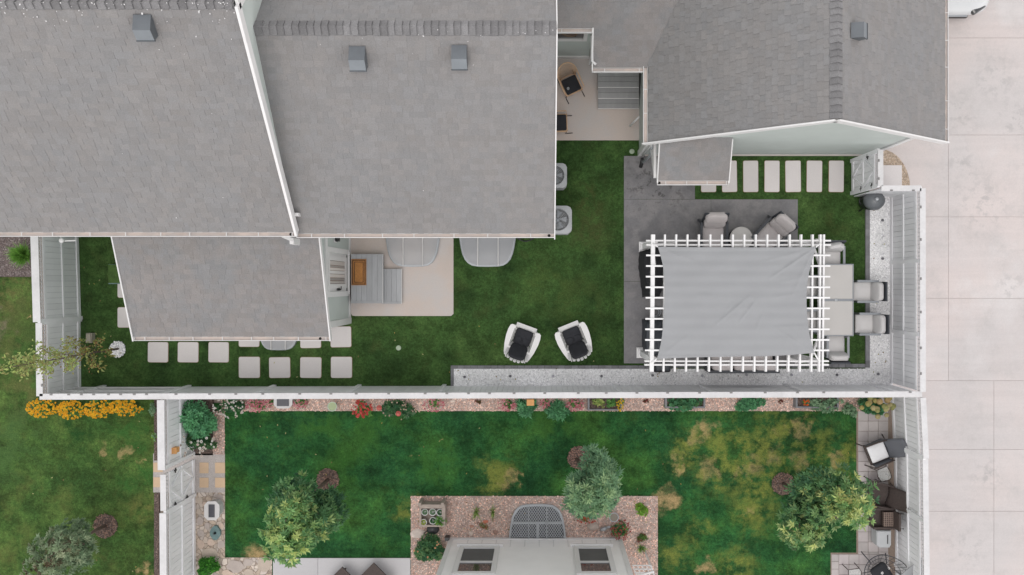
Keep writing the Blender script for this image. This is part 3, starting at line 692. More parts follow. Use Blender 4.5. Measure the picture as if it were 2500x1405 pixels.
# porch steps
def steps(parent_label, loc, treads, boards_dir, mat):
    pass
po = thing('porch_steps', 'grey board porch landing with two steps beneath the pink shingled porch roof', 'steps', tuple(W(1510, 240)))
for (y0, y1, z0, z1, nm) in ((160, 213, 0, .54, 'landing'), (213, 240, 0, .36, 'step'), (240, 265, 0, .18, 'step')):
    q = rect(1460, y0, 1560, y1, z1); mb = MB()
    mb.box(q[0] + .02, q[1] - .02, q[2] + .03, q[3], z0, z1 - .03, tint=(.8, .8, .8)); nb = max(2, round((q[3] - q[2]) / .14)); hgt = (q[3] - q[2]) / nb
    for i in range(nb):
        t = random.uniform(.93, 1.04); mb.box(q[0], q[1], q[2] + i * hgt + .004, q[2] + (i + 1) * hgt - .004, z1 - .03, z1, tint=(t * .95, t * .93, t * .9))
    o = mb.build(nm, deckm, po)
    mb = MB(); mb.box(q[0], q[1], q[2] - .012, q[2] - .002, z1 - .04, z1 + .002); mb.build('nosing', cream, o)
mb = MB(); mb.tube([(2.70, 4.6, .9), (2.5, 4.45, .35)], .03, 6); tag(mb.build('downspout', white, house))

# deck at the bay door
dk = thing('deck_steps', 'grey plank landing and lower step outside the bay door', 'steps', tuple(W(900, 680)))
for (x0, y0, x1, y1, z, nm) in ((857, 621, 934, 741, .36, 'landing'), (932, 657, 980, 742, .18, 'step')):
    q = rect(x0, y0, x1, y1, z); mb = MB(); mb.box(q[0] + .01, q[1] - .02, q[2] + .02, q[3] - .02, 0, z - .03, tint=(.75, .75, .75))
    nb = round((q[1] - q[0]) / .145); wd = (q[1] - q[0]) / nb
    for i in range(nb):
        t = random.uniform(.93, 1.05); mb.box(q[0] + i * wd + .0022, q[0] + (i + 1) * wd - .0022, q[2] + .07, q[3] - (.0 if nm == 'step' else 0.0), z - .03, z, tint=(t, t, t))
    mb.box(q[0], q[1], q[2], q[2] + .066, z - .03, z, tint=(.97, .97, .97))
    o = mb.build(nm, deckm, dk)
    mb = MB(); mb.box(q[1] + .001, q[1] + .012, q[2], q[3], z - .05, z + .003); mb.build('nosing', white, o)
mb = MB(); q = rect(858, 633, 894, 697, .38); mb.box(q[0], q[1], q[2], q[3], .362, .377); dm = mb.build('doormat', coir)
tag(dm, 'orange brown coir doormat with dark double border on the grey landing', 'doormat')
mb = MB()
for ins in (.02, .075):
    x0, x1, y0, y1 = q[0] + ins, q[1] - ins, q[2] + ins, q[3] - ins; t = .026 if ins < .05 else .02
    mb.box(x0, x1, y0, y0 + t, .376, .380); mb.box(x0, x1, y1 - t, y1, .376, .380); mb.box(x0, x0 + t, y0 + t, y1 - t, .376, .380); mb.box(x1 - t, x1, y0 + t, y1 - t, .376, .380)
mb.build('border', coird, dm)

# garage
gar = thing('garage', 'garage with grey gable roof, sage green end wall and small awning over its side door', 'garage', (6.4, 5, 0))
GE, GR, GXL, GXM, GXR, GY = 2.9, 5.9, 2.70, 6.41, 10.12, 3.55
rg = roofpart(gar, [((GXL, 9.5, GE), (GXL, GY, GE), (GXM, GY, GR), (GXM, 9.5, GR)), ((GXR, GY, 3.05), (GXR, 9.5, 3.05), (GXM, 9.5, GR), (GXM, GY, GR))], shingle, th_=.0) if False else None
mb = MB()
shingles(mb, (GXL, 9.5, GE), (GXL, GY, GE), (GXM, GY, GR), (GXM, 9.5, GR), expo=.15, th=.016)
shingles(mb, (GXR, GY, 3.05), (GXR, 9.5, 3.05), (GXM, 9.5, GR), (GXM, GY, GR))
for (a, b, c, d) in (((GXL, 9.5, GE), (GXL, GY, GE), (GXM, GY, GR), (GXM, 9.5, GR)), ((GXR, GY, 3.05), (GXR, 9.5, 3.05), (GXM, 9.5, GR), (GXM, GY, GR))):
    vs = [Vector(v) - Vector((0, 0, .015)) for v in (a, b, c, d)] + [Vector(v) - Vector((0, 0, .1)) for v in (a, b, c, d)]
    mb.add(vs, [(4, 5, 6, 7), (0, 1, 5, 4), (1, 2, 6, 5), (2, 3, 7, 6), (3, 0, 4, 7)], tint=(.8, .8, .8))
rg = mb.build('roof', shingle, gar)
mb = MB(); sg = (GR - GE) / (GXM - GXL); ridge_caps(mb, (GXM, GY + .02, GR), (GXM, 9.5, GR), (-1, 0, -sg), (1, 0, -sg), step=.15, hw=.18)
mb.build('ridge_cap', ridgem, rg)
roof_vent(rg, 2071, 60, 2101, 97, rzx(2086, GR, GXM, (GR - 3.05) / (GXR - GXM)), (1, 0), sg)
mb = MB()
for X, Z in ((GXL - .1, GE - .06), (GXR + .06, 3.05 - .04)): mb.bar((X, GY - .018, Z - .06), (GXM, GY - .018, GR - .06), .036, .2)
mb.build('rake_board', white, gar)
mb = MB(); pts = [(2.80, 0), (9.37, 0), (9.37, 3.5), (GXM, GR - .15), (2.80, 2.85)]
v = [Vector((x, 3.68, z)) for x, z in pts] + [Vector((x, 3.80, z)) for x, z in pts]
mb.add(v, [(4, 3, 2, 1, 0), (5, 6, 7, 8, 9)] + [(i, (i + 1) % 5, 5 + (i + 1) % 5, 5 + i) for i in range(5)])
mb.box(2.80, 2.92, 3.80, 9.5, 0, 2.85); mb.box(9.25, 9.37, 3.80, 9.5, 0, 3.4)
mb.build('wall', sage, gar)
mb = MB(); mb.box(2.76, 2.90, 3.640, 3.677, 0, 2.8); mb.box(2.76, 2.797, 3.677, 3.80, 0, 2.8); mb.box(9.28, 9.41, 3.64, 3.677, 0, 3.2); mb.box(9.373, 9.41, 3.677, 3.8, 0, 3.2); mb.box(2.90, 9.28, 3.650, 3.677, 0, .12, tint=(.9, .82, .78))
mb.build('corner_board', white, gar)
gutter(gar, (GXL - .015, 9.5, GE - .02), (GXL - .015, GY, GE - .02), (-1, 0, 0), wd=.11, hang=.75)
gutter(gar, (GXR + .01, GY, 3.03), (GXR + .01, 9.5, 3.03), (1, 0, 0), wd=.085, hang=.8)
# awning
ra = roofpart(gar, [((3.00, 2.64, 2.53), (4.81, 2.64, 2.53), (4.81, 3.68, 2.94), (3.00, 3.68, 2.94))], shingleP, name='awning')
gutter(ra, (2.98, 2.64, 2.5), (4.81, 2.64, 2.5), (0, -1, 0), wd=.11, hang=.55, holes=(.06,))
mb = MB()
for X in (2.985, 4.825): mb.bar((X, 2.6, 2.44), (X, 3.66, 2.86), .03, .12)
for X in (2.93, 4.74):
    mb.bar((X, 2.72, 2.40), (X, 3.64, 2.40), .07, .09); mb.bar((X, 2.8, 2.34), (X, 3.64, 1.75), .06, .07); mb.bar((X, 3.62, 2.6), (X, 3.62, 1.6), .08, .03)
mb.build('bracket', white, ra)
mb = MB(); mb.tube([(2.72, 3.6, 2.8), (2.80, 3.58, 2.6), (2.86, 3.60, 2.2), (2.86, 3.60, .4)], .035, 6, tint=(1, 1, 1)); mb.build('downspout', white, gar)
mb = MB(); mb.tube([(2.90, 3.60, 2.2), (2.98, 3.50, 1.0), (2.86, 3.40, .5)], .04, 6); mb.build('downspout', metalg, gar)
mb = MB(); mb.tube([(2.86, 3.52, .3), (2.86, 3.42, .10), (2.84, 3.32, .05)], .05, 8); mb.build('downspout_boot', blackm, gar)

def specks(parent, x0, y0, x1, y1, fz, n, seed):
    random.seed(seed); mb = MB()
    for _ in range(n):
        px = random.uniform(x0, x1); py = y0 + (y1 - y0) * random.random() ** 2.2; p = fz(px, py) + Vector((0, 0, .03)); r = random.uniform(.006, .018) * (1 if random.random() < .9 else 1.6)
        a = random.uniform(0, 3.1); d = Vector((math.cos(a), math.sin(a), 0)); e_ = Vector((-math.sin(a), math.cos(a), 0)) * random.uniform(.3, .9)
        mb.face([p - d * r, p - e_ * r, p + d * r, p + e_ * r])
    tag(mb.build('lichen_specks', white, parent), kind='stuff')
specks(rt, 0, 8, 560, 60, lambda x, y: W(x, y, rz(y, TE, TEY, (TR - TE) / (TRY - TEY)) + .04), 60, 5)
specks(rt, 480, 8, 575, 40, lambda x, y: W(x, y, rz(y, TE, TEY, (TR - TE) / (TRY - TEY)) + .04), 16, 6)
specks(rt, 50, 60, 640, 540, lambda x, y: W(x, y, rz(y, TE, TEY, (TR - TE) / (TRY - TEY)) + .03), 14, 7)
specks(rm, 1000, 74, 1350, 110, lambda x, y: W(x, y, rz(y, ME, MEY, sm) + .05), 12, 8)
specks(rm, 720, 80, 1340, 540, lambda x, y: W(x, y, rz(y, ME, MEY, sm) + .03), 9, 9)
# white neighbour house at the bottom
nh = thing('house', 'white sided neighbour house wall with two windows at the bottom edge', 'house', (-.2, -9, 0))
mb = MB(); YN = -7.32
mb.box(-2.61, 2.27, -12, YN, 0, 5.8)
mb.build('wall', cream, nh)
mb = MB(); mb.box(-2.63, 2.29, YN + .003, YN + .03, .0, .16, tint=(.97, .97, .97)); mb.box(-2.64, -2.52, YN + .003, YN + .025, .16, 5.8); mb.box(2.18, 2.30, YN + .003, YN + .025, .16, 5.8)
x = -2.1
while x < 2.2: mb.box(x, x + .02, YN + .002, YN + .008, .16, .8); x += .405
mb.build('trim', white, nh)
for cx0, cx1 in ((1122, 1220), (1400, 1490)):
    a0 = (cx0 - NX) * 23.1 / F; a1 = (cx1 - NX) * 23.1 / F
    mb = MB(); mb.box(a0, a1, YN + .003, YN + .05, .82, 1.0); mb.box(a0 - .08, a1 + .08, YN + .003, YN + .09, .78, .83)
    mb.box(a0, a0 + .13, YN + .003, YN + .05, 1.0, 2.9); mb.box(a1 - .13, a1, YN + .003, YN + .05, 1.0, 2.9); mb.box(a0, a1, YN + .003, YN + .05, 2.9, 3.05); mb.box(a0 + .13, a1 - .13, YN + .003, YN + .04, 2.08, 2.16)
    wn_ = mb.build('window', white, nh)
    mb = MB(); mb.box(a0 + .12, a1 - .12, YN + .002, YN + .012, 1.0, 2.1); mb.build('insect_screen', screenm, wn_)
    mb = MB(); mb.box(a0 + .12, a1 - .12, YN + .002, YN + .010, 2.12, 2.92); mb.build('pane', glassm, wn_)
for (x, y, X) in ((1035, 1392, -2.66),):
    mb = MB(); mb.box(X - .35, X + .05, YN - .3, YN - .2, 2.9, 3.0); mb.build('gutter', white, nh)
mb = MB(); mb.box(-2.75, -2.62, YN + .0, YN + .1, 0, .3); mb.build('downspout_boot', blackm, nh)
roofpart(nh, [((-2.95, -7.0, 5.7), (2.6, -7.0, 5.7), (2.6, -9.8, 7.3), (-2.95, -9.8, 7.3)), ((2.6, -12.6, 5.7), (-2.95, -12.6, 5.7), (-2.95, -9.8, 7.3), (2.6, -9.8, 7.3))], shingle)
mb = MB(); pts = [(-12, 5.8), (YN - .1, 5.8), (YN - .1, 5.85), (-9.8, 7.1), (-12, 5.95)]
v = [Vector((2.2, y, z)) for y, z in pts] + [Vector((-2.5, y, z)) for y, z in pts]
mb.add(v, [(0, 1, 2, 3, 4), (9, 8, 7, 6, 5)] + [(i, 5 + i, 5 + (i + 1) % 5, (i + 1) % 5) for i in range(5)]); mb.build('gable', cream, nh)
mb = MB(); mb.box(3.4, 4.3, 3.64, 3.676, .05, 2.1); gd = mb.build('door', white, gar)
mb = MB(); mb.box(3.55, 4.15, 3.63, 3.639, 1.1, 1.9); mb.build('pane', glassm, gd)
# ================================================================ FENCES
def fence(label, A, B, z, n, lattice=True, posts=(0, 1), capw=.15, clips=(), rails=True, brace=False, name='fence', cat='fence', group=None, bw=.15, seam=True):
    """A,B world xy; n = side the camera sees (unit 2D); boards, rails, posts, lattice and cap are parts"""
    A = Vector((*A, 0)); B = Vector((*B, 0)); n = Vector((*n, 0)); L = (B - A).length; d = (B - A).normalized(); up = Vector((0, 0, 1))
    n = (n - d * n.dot(d)).normalized()
    t = thing(name, label, cat, (A + B) / 2, group)
    zb = z - .36 if lattice else z - .06
    mb = MB(); k = round(L / bw); bwid = L / k
    mb.bar(A + up * (zb / 2 + .03), B + up * (zb / 2 + .03), .012, zb - .04, tint=(.72, .72, .74))
    for i in range(k):
        p = A + d * (i * bwid + .005) + n * .012; q = A + d * ((i + 1) * bwid - .005) + n * .012; tt = random.uniform(.96, 1.03)
        mb.bar(p + up * (zb / 2 + .03), q + up * (zb / 2 + .03), .022, zb - .05, tint=(tt, tt, tt))
    mb.build('board_panel', fencew, t)
    if rails:
        for zz, h in ((.12, .12), (.88, .07), (zb + .02, .09)):
            if not lattice and zz > 1.2: continue
            mb = MB(); mb.bar(A + n * .035 + up * zz, B + n * .035 + up * zz, .035, h); mb.build('rail', fencew, t)
    if lattice:
        mb = MB()
        for zz in (zb + .10, zb + .31): mb.bar(A + up * zz, B + up * zz, .02, .025)
        m = round(L / .105)
        for i in range(m + 1):
            p = A + d * (L * i / m)
            mb.bar(p + up * (zb + .07), p + up * (z - .03), .018, .022)
        mb.build('lattice', fencecap, t)
    mb = MB(); mb.bar(A + up * (z - .015), B + up * (z - .015), capw, .035); mb.build('cap', fencecap, t)
    for u in posts:
        p = A + d * (L * u); mb = MB(); mb.bar(p + n * .035, p + n * .035 + up * (z - .04), .10, .07, up=tuple(n)); mb.build('post', fencew, t)
    for u in clips:
        p = A + d * (L * u) + n * (capw / 2 - .02) + up * (z + .004); mb = MB(); mb.bar(p - d * .035, p + d * .035, .04, .02); mb.build('clip', clipm, t)
    if brace:
        for (u0, z0, u1, z1) in brace:
            mb = MB(); mb.bar(A + d * L * u0 + n * .04 + up * z0, A + d * L * u1 + n * .04 + up * z1, .06, .03, up=tuple(n)); mb.build('brace', fencew, t)
    return t
clipm = M('clip metal', (.22, .21, .21), .6, .1)
def hinge(t, P, n, d):
    P = Vector(P); n = Vector((*n, 0)); d = Vector((*d, 0)); mb = MB()
    mb.bar(P + n * .06 - d * .07, P + n * .06 + d * .07, .02, .035); mb.bar(P + n * .06 - Vector((0, 0, .06)), P + n * .06 + Vector((0, 0, .06)), .03, .03, up=(1, 0, 0))
    mb.build('hinge', blackm, t)
def us(lst, a, b): return [(v - a) / (b - a) for v in lst]
# left boundary
fence('white vinyl fence with lattice top on the far left, taller upper section', (-13.32, 1.6), (-13.24, -1.02), 2.08, (1, 0), posts=(.0, .99), capw=.20)
fence('white lattice topped fence on the far left, lower section by the young tree', (-13.26, -1.05), (-13.24, -2.98), 1.96, (1, 0), posts=(.0,), capw=.17, clips=(.85,))
# shared fence between the two yards
xsc = [125, 168, 199, 229, 265, 295, 328, 358, 430, 512, 576, 642, 732, 808, 870, 949, 1038, 1091, 1144, 1195, 1255, 1330, 1412, 1480, 1555, 1630, 1708, 1785, 1868, 1947, 2011, 2115, 2222]
def fx(px): return (px - NX) * 22.04 / F
LX, RXX = -13.24, 10.04
fence('long white vinyl fence dividing the two back yards, solid boards with wide cap', (LX, -2.995), (RXX, -2.93), 1.96, (0, 1), lattice=False, rails=False, capw=.155,
      posts=us([-10.1 + 2.44 * i for i in range(-1, 9)], LX, RXX), clips=us([fx(x) for x in xsc], LX, RXX), bw=.15)
mbx = None
# rails on the left end of the shared fence
t = [o for o in COL.objects if o.get('label', '').startswith('long white')][0]
for z0 in (.5, 1.2, 1.75):
    mb = MB(); mb.bar((-13.15, -2.94, z0), (-10.15, -2.935, z0), .04, .08); mb.build('rail', fencecap, t)
# east boundary in three runs
fence('white vinyl fence with lattice top along the driveway beside the pergola yard', (10.04, 2.50), (10.045, -2.86), 2.0, (-1, 0), posts=(.0, .355, .72), capw=.15, clips=us([504, 584, 680, 762, 850, 913], 458, 958))
fence('white lattice topped fence behind the garden chairs, with a bend in its cap', (10.05, -3.02), (10.13, -4.62), 2.0, (-1, 0), posts=(.99,), capw=.15)
fence('white vinyl fence with lattice top at the lower right, beside the round wire chair', (10.14, -4.64), (10.20, -9.2), 1.93, (-1, 0), posts=(.0, .36, .75), capw=.15)
fence('short white fence return between the garage gate and the driveway fence corner', (8.95, 2.50), (10.0, 2.50), 2.0, (0, -1), lattice=False, posts=(), capw=.15, clips=(.25, .8), rails=False)
# gate by the garage
gt = fence('white vinyl gate with lattice top and diagonal braces beside the garage', (8.93, 3.52), (8.93, 2.56), 2.0, (-1, 0), posts=(0.02, .98), capw=.14, clips=(.3, .8), name='gate', cat='gate',
      brace=[(.08, .9, .5, 1.6), (.5, 1.6, .92, .9), (.08, .9, .5, .15), (.5, .15, .92, .9)])
for (yy, zz) in ((3.44, 1.25), (2.62, .8), (2.62, 1.55)): hinge(gt, (8.93, yy, zz), (-1, 0), (0, 1))
# fence on the left of the lower garden
fence('white vinyl fence with lattice top behind the big green shrub in the lower garden', (-10.03, -3.08), (-10.01, -4.92), 2.0, (1, 0), posts=(.98,), capw=.19)
gt2 = fence('white vinyl garden gate with lattice top opening on the tan pavers', (-9.98, -5.05), (-9.97, -6.0), 1.97, (1, 0), posts=(), capw=.15, name='gate', cat='gate',
      brace=[(.06, .9, .5, 1.6), (.5, 1.6, .94, .9), (.06, .9, .5, .15), (.5, .15, .94, .9)])
for (yy, zz) in ((-5.07, 1.35), (-6.0, .6), (-6.0, 1.35)): hinge(gt2, (-9.98, yy, zz), (1, 0), (0, 1))
fence('white vinyl fence with lattice top at the lower left, below the garden gate', (-9.97, -6.06), (-9.95, -9.4), 2.0, (1, 0), posts=(.0, .72), capw=.18)
# small wall light / hook on the far left fence
mb = MB(); mb.lathe([(.03, 0), (.06, .03), (.065, .08), (.03, .10)], tuple(W(154, 588, 1.9)), 12); mb.bar(W(152, 589, 1.92), W(185, 588, 1.9), .03, .03)
tag(mb.build('wall_lamp', white), 'small white lamp on an arm at the top end of the far left fence', 'lamp')

# ================================================================ PERGOLA
pg = thing('pergola', 'white pergola with a grid of slats shaded by a grey cloth', 'pergola', (5.0, -.5, 0))
ZR = 2.50
for (bx, by, tx, ty, nm) in ((1572, 604, 1599, 593, ''), (1566, 861, 1594, 882, ''), (1932, 602, 2003, 590, ''), (1928, 862, 1998, 886, '')):
    X, Y = [(tx - NX) * 21.6 / F, (NY - ty) * 21.6 / F]
    b = W(bx, by)
    X = b.x; Y = b.y
    if bx > 1700: X = (tx - NX) * 21.6 / F; Y = (NY - ty) * 21.6 / F
    mb = MB(); mb.box(X - .075, X + .075, Y - .075, Y + .075, .05, 2.32); o = mb.build('post', pergw, pg)
    mb = MB(); mb.box(X - .15, X + .15, Y - .15, Y + .15, .04, .12); mb.box(X - .11, X + .11, Y - .11, Y + .11, .12, .22); mb.build('base', pergw, o)
    for sx, sy in ((1 if bx < 1700 else -1, 0), (0, 1 if by > 700 else -1)):
        mb = MB(); mb.bar((X + sx * .05, Y + sy * .05, 1.75), (X + sx * .55, Y + sy * .55, 2.3), .06, .07); mb.build('knee_brace', pergw, o)
def pgx(px, z): return (px - NX) * (H - z) / F
def pgy(py, z): return (NY - py) * (H - z) / F
for y in (588, 598.5, 882.5, 891.5):
    xa, xb = (1578, 2029) if y < 700 else (1574, 2024)
    mb = MB(); mb.box(pgx(xa, 2.42), pgx(xb, 2.42), pgy(y, 2.42) - .02, pgy(y, 2.42) + .02, 2.27, 2.42); mb.build('beam', pergw, pg)
rx = [1594, 1623, 1650.5, 1678, 1706, 1734, 1762, 1789, 1817, 1845, 1873, 1901, 1928, 1956, 1984, 2003, 2011.5]
for i, x in enumerate(rx):
    dx = -3 if 1 else 0
    X0, X1 = pgx(x, ZR), pgx(x - 3.6 * 1, ZR)
    z0, z1 = ZR - .13, ZR
    ya, yb = pgy(573, ZR), pgy(908, ZR)
    mb = MB(); wd = .022 if i not in (0,) else .05
    vs = []
    for (X, Y) in ((X0 + .01, ya), (X1 + .01, yb)):
        vs += [(X - wd, Y, z0), (X + wd, Y, z0), (X + wd, Y, z1), (X - wd, Y, z1)]
    mb.add(vs, [(0, 1, 2, 3), (7, 6, 5, 4), (0, 4, 5, 1), (1, 5, 6, 2), (2, 6, 7, 3), (3, 7, 4, 0)])
    mb.build('rafter', pergw, pg)
for y in (624, 650, 676, 702, 727.5, 753.5, 779, 804.6, 830.5, 856):
    z1 = ZR + .045
    mb = MB(); mb.box(pgx(1578 - (y - 600) / 80, z1), pgx(2028 - (y - 600) / 80, z1), pgy(y, z1) - .021, pgy(y, z1) + .021, ZR + .002, z1); mb.build('slat', pergw, pg)
# shade cloth: edges hollow between the corners, sagging over the slats, with creases from the corners
def catm(pts, t):
    n = len(pts) - 1; i = min(int(t * n), n - 1); f = t * n - i
    p0, p1, p2, p3 = pts[max(i - 1, 0)], pts[i], pts[i + 1], pts[min(i + 2, n)]
    return tuple(.5 * (2 * b + (c - a) * f + (2 * a - 5 * b + 4 * c - e) * f * f + (3 * b - a - 3 * c + e) * f ** 3) for a, b, c, e in zip(p0, p1, p2, p3))
Lp = [(1606, 603), (1618, 648), (1622.5, 705), (1620, 780), (1614, 835), (1604, 876)]
Rp = [(1992, 604), (1978, 655), (1970, 705), (1970, 760), (1976, 815), (1988, 862)]
Tp = [(1606, 603), (1700, 604), (1800, 604.5), (1900, 604.5), (1992, 604)]
Bp = [(1604, 876), (1700, 873), (1800, 871), (1900, 869), (1988, 862)]
mb = MB(); nu, nv = 150, 110; vs = []
def seg_d(x, y, ax, ay, bx, by):
    dx, dy = bx - ax, by - ay; L2 = dx * dx + dy * dy; t = max(0, min(1, ((x - ax) * dx + (y - ay) * dy) / L2))
    s_ = ((x - ax) * dy - (y - ay) * dx) / math.sqrt(L2); return s_, t
creases = [(1990, 606, 1880, 680, 2.4, .030), (1990, 606, 1860, 640, 3, .014), (1988, 606, 1930, 730, 4, .014), (1832, 722, 1745, 795, 2.2, .028), (1850, 728, 1800, 792, 2.2, .022), (1790, 735, 1770, 770, 2.5, .010), (1985, 862, 1890, 800, 3, .016), (1985, 862, 1920, 795, 4, .012), (1606, 876, 1680, 820, 4, .012), (1606, 605, 1700, 640, 4, .012), (1985, 795, 1880, 800, 3, .014), (1975, 712, 1880, 728, 4, .012), (1860, 770, 1845, 810, 3, .014), (1700, 720, 1740, 722, 5, .01), (1900, 690, 1960, 680, 4, .012)]
for j in range(nv + 1):
    v = j / nv
    for i in range(nu + 1):
        u = i / nu
        l, r, tt, b = catm(Lp, v), catm(Rp, v), catm(Tp, u), catm(Bp, u)
        c00, c10, c01, c11 = Lp[0], Rp[0], Lp[-1], Rp[-1]
        x = (1 - u) * l[0] + u * r[0] + (1 - v) * tt[0] + v * b[0] - ((1 - u) * (1 - v) * c00[0] + u * (1 - v) * c10[0] + (1 - u) * v * c01[0] + u * v * c11[0])
        y = (1 - u) * l[1] + u * r[1] + (1 - v) * tt[1] + v * b[1] - ((1 - u) * (1 - v) * c00[1] + u * (1 - v) * c10[1] + (1 - u) * v * c01[1] + u * v * c11[1])
        ph = (y - 624) / 25.8
        z = 2.575 - .013 * (.5 - .5 * math.cos(2 * math.pi * ph)) * (1 if 612 < y < 868 else .3)
        z += .006 * math.sin(x * .05 + y * .09) + .005 * math.sin(x * .11 - y * .05)
        for (ax, ay, bx, by, wdt, amp) in creases:
            s_, t_ = seg_d(x, y, ax, ay, bx, by); z += amp * math.exp(-(s_ / wdt) ** 2) * (1 if 0 < t_ < 1 else 0) * math.sin(math.pi * min(max(t_, .02), .98)) ** .5
        vs.append(W(x, y, z))
fs = [(j * (nu + 1) + i, (j + 1) * (nu + 1) + i, (j + 1) * (nu + 1) + i + 1, j * (nu + 1) + i + 1) for j in range(nv) for i in range(nu)]
mb.add(vs, fs, smooth=True); sc = mb.build('shade_cloth', shadem, pg)
sd = sc.modifiers.new('thick', 'SOLIDIFY'); sd.thickness = .004
for a, b in (((1606, 603), (1594, 594)), ((1604, 876), (1590, 886)), ((1992, 604), (2003, 594)), ((1988, 862), (1998, 880))):
    mb = MB(); mb.tube([W(*a, 2.57), W(*b, 2.52)], .02, 6); mb.build('tie', pergw, pg)

# ================================================================ FURNITURE (local models, front towards +Y)
def T(x, y, z, rx=0, ry=0, rz=0): return Matrix.Translation((x, y, z)) @ Matrix.Rotation(rz, 4, 'Z') @ Matrix.Rotation(ry, 4, 'Y') @ Matrix.Rotation(rx, 4, 'X')
def place(o, px, py, h, az, label=None, z=0):
    p = W(px, py, h); o.location = (p.x, p.y, z); o.rotation_euler = (0, 0, az)
    if label: o['label'] = label
# adirondack
def adirondack():
    t = thing('adirondack_chair', 'x', 'chair', (0, 0, 0), 'white lawn chairs facing each other on the turf')
    mb = MB()
    for i in range(5):
        y = .42 - i * .095; z = .37 - i * .025; mb.box(-.27, .27, y - .042, y + .042, z - .02, z)
    mb.build('seat', white, t)
    for i, x in enumerate([-.28, -.19, -.095, 0, .095, .19, .28]):
        top = 1.0 - .22 * abs(x / .28) ** 2; mb = MB()
        lo = Vector((x * .72, -.02, .27)); hi = Vector((x * 1.12, -.02 - .47 * top, .27 + .72 * top))
        dd = (hi - lo).normalized(); mb.bar(lo, hi, .088, .02); mb.bar(hi, hi + dd * .03, .058, .02); mb.build('back_slat', white, t)
    mb = MB(); mb.bar((-.34, -.20, .58), (.34, -.20, .58), .07, .025); mb.build('back_rail', white, t)
    for s in (-1, 1):
        mb = MB(); poly = [(s * .31, .38), (s * .34, .43), (s * .40, .44), (s * .45, .40), (s * .475, .28), (s * .475, .10), (s * .44, -.14), (s * .38, -.36), (s * .34, -.44), (s * .29, -.42), (s * .31, -.1), (s * .31, .1)]
        mb.prism(poly, .545, .57); mb.build('arm', white, t)
        mb = MB(); mb.box(s * .32 - .035, s * .32 + .035, .34, .43, 0, .545); mb.build('leg', white, t)
        mb = MB(); mb.bar((s * .29, .45, .32), (s * .29, -.52, .05), .03, .12); mb.build('leg', white, t)
    mb = MB(); mb.box(-.30, .30, .43, .455, .20, .38); mb.bar((0, .40, .375), (0, .52, .345), .60, .025, up=(0, 0, 1)); mb.build('front_rail', white, t)
    mb = MB(); 
    mb.pillow(.50, .46, .11, T(0, .17, .43, R(8)), n=10, pw=.3)
    for dx in (-.11, .11):
        for dy in (.08, .26): mb.pillow(.20, .17, .05, T(dx, dy, .475, R(8)), n=6, pw=.6)
    mb.build('seat_cushion', cushk, t)
    mb = MB(); mb.pillow(.50, .70, .11, T(0, -.23, .66, R(-58)), n=12, pw=.55)
    for dx in (-.10, .10):
        for k in range(2): mb.pillow(.19, .20, .05, T(dx, -.20 - .13 * k, .66 + .20 * k, R(-58)), n=6, pw=.6)
    mb.build('back_cushion', cushk, t)
    return t
ad = adirondack()
place(ad, 1272, 838, .4, R(-20), 'white slatted lawn chair with dark tufted cushion, the left one on the turf')
a2 = copy_tree(ad); place(a2, 1403, 834, .4, R(22), 'white slatted lawn chair with dark tufted cushion, the right one on the turf')
# dining set
dt = thing('dining_table', 'grey framed outdoor dining table with two pale top panels half under the pergola', 'table', tuple(W(2042, 733, 0)))
x0, x1, y0, y1 = rect(1999, 645, 2084, 821, .74)
for (a, b) in ((y0 + .03, (y0 + y1) / 2 - .035), ((y0 + y1) / 2 + .035, y1 - .03)):
    mb = MB(); mb.box(x0 + .03, x1 - .03, a, b, .725, .738); mb.build('top_panel', tablem, dt)
mb = MB(); mb.box(x0, x0 + .027, y0, y1, .69, .742); mb.box(x1 - .027, x1, y0, y1, .69, .742); mb.box(x0 + .027, x1 - .027, y0, y0 + .027, .69, .742); mb.box(x0 + .027, x1 - .027, y1 - .027, y1, .69, .742)
mb.box(x0 + .027, x1 - .027, (y0 + y1) / 2 - .032, (y0 + y1) / 2 + .032, .69, .736); mb.build('frame', greyfr, dt)
mb = MB(); mb.lathe([(.045, 0), (.045, .006), (.03, .01)], ((x0 + x1) / 2, (y0 + y1) / 2, .737), 16); mb.build('umbrella_cap', metalg, dt)
for X in (x0 + .05, x1 - .05):
    for Y in (y0 + .06, y1 - .06): mb = MB(); mb.box(X - .03, X + .03, Y - .03, Y + .03, .01, .69); mb.build('leg', greyfr, dt)
def dining_chair():
    t = thing('dining_chair', 'x', 'chair', (0, 0, 0), 'outdoor dining chairs around the table')
    for s in (-1, 1):
        mb = MB(); mb.box(s * .29 - .03, s * .29 + .03, -.30, .30, .62, .65); mb.build('arm', greyfr, t)
        for y in (-.27, .27): mb = MB(); mb.box(s * .29 - .022, s * .29 + .022, y - .022, y + .022, 0, .62); mb.build('leg', greyfr, t)
    mb = MB(); mb.box(-.265, .265, -.26, .32, .28, .32); mb.build('seat_frame', greyfr, t)
    mb = MB(); mb.bar((0, -.29, .30), (0, -.42, .86), .54, .03, up=(0, 1, 0.2)); mb.box(-.27, .27, -.45, -.41, .78, .87); mb.build('back_frame', charc, t)
    mb = MB(); mb.pillow(.53, .60, .15, T(0, .04, .39), pw=.16); mb.build('seat_cushion', cushw, t)
    mb = MB(); mb.pillow(.53, .17, .48, T(0, -.25, .62, R(14)), pw=.25); mb.build('back_cushion', cushw, t)
    return t
dc = dining_chair()
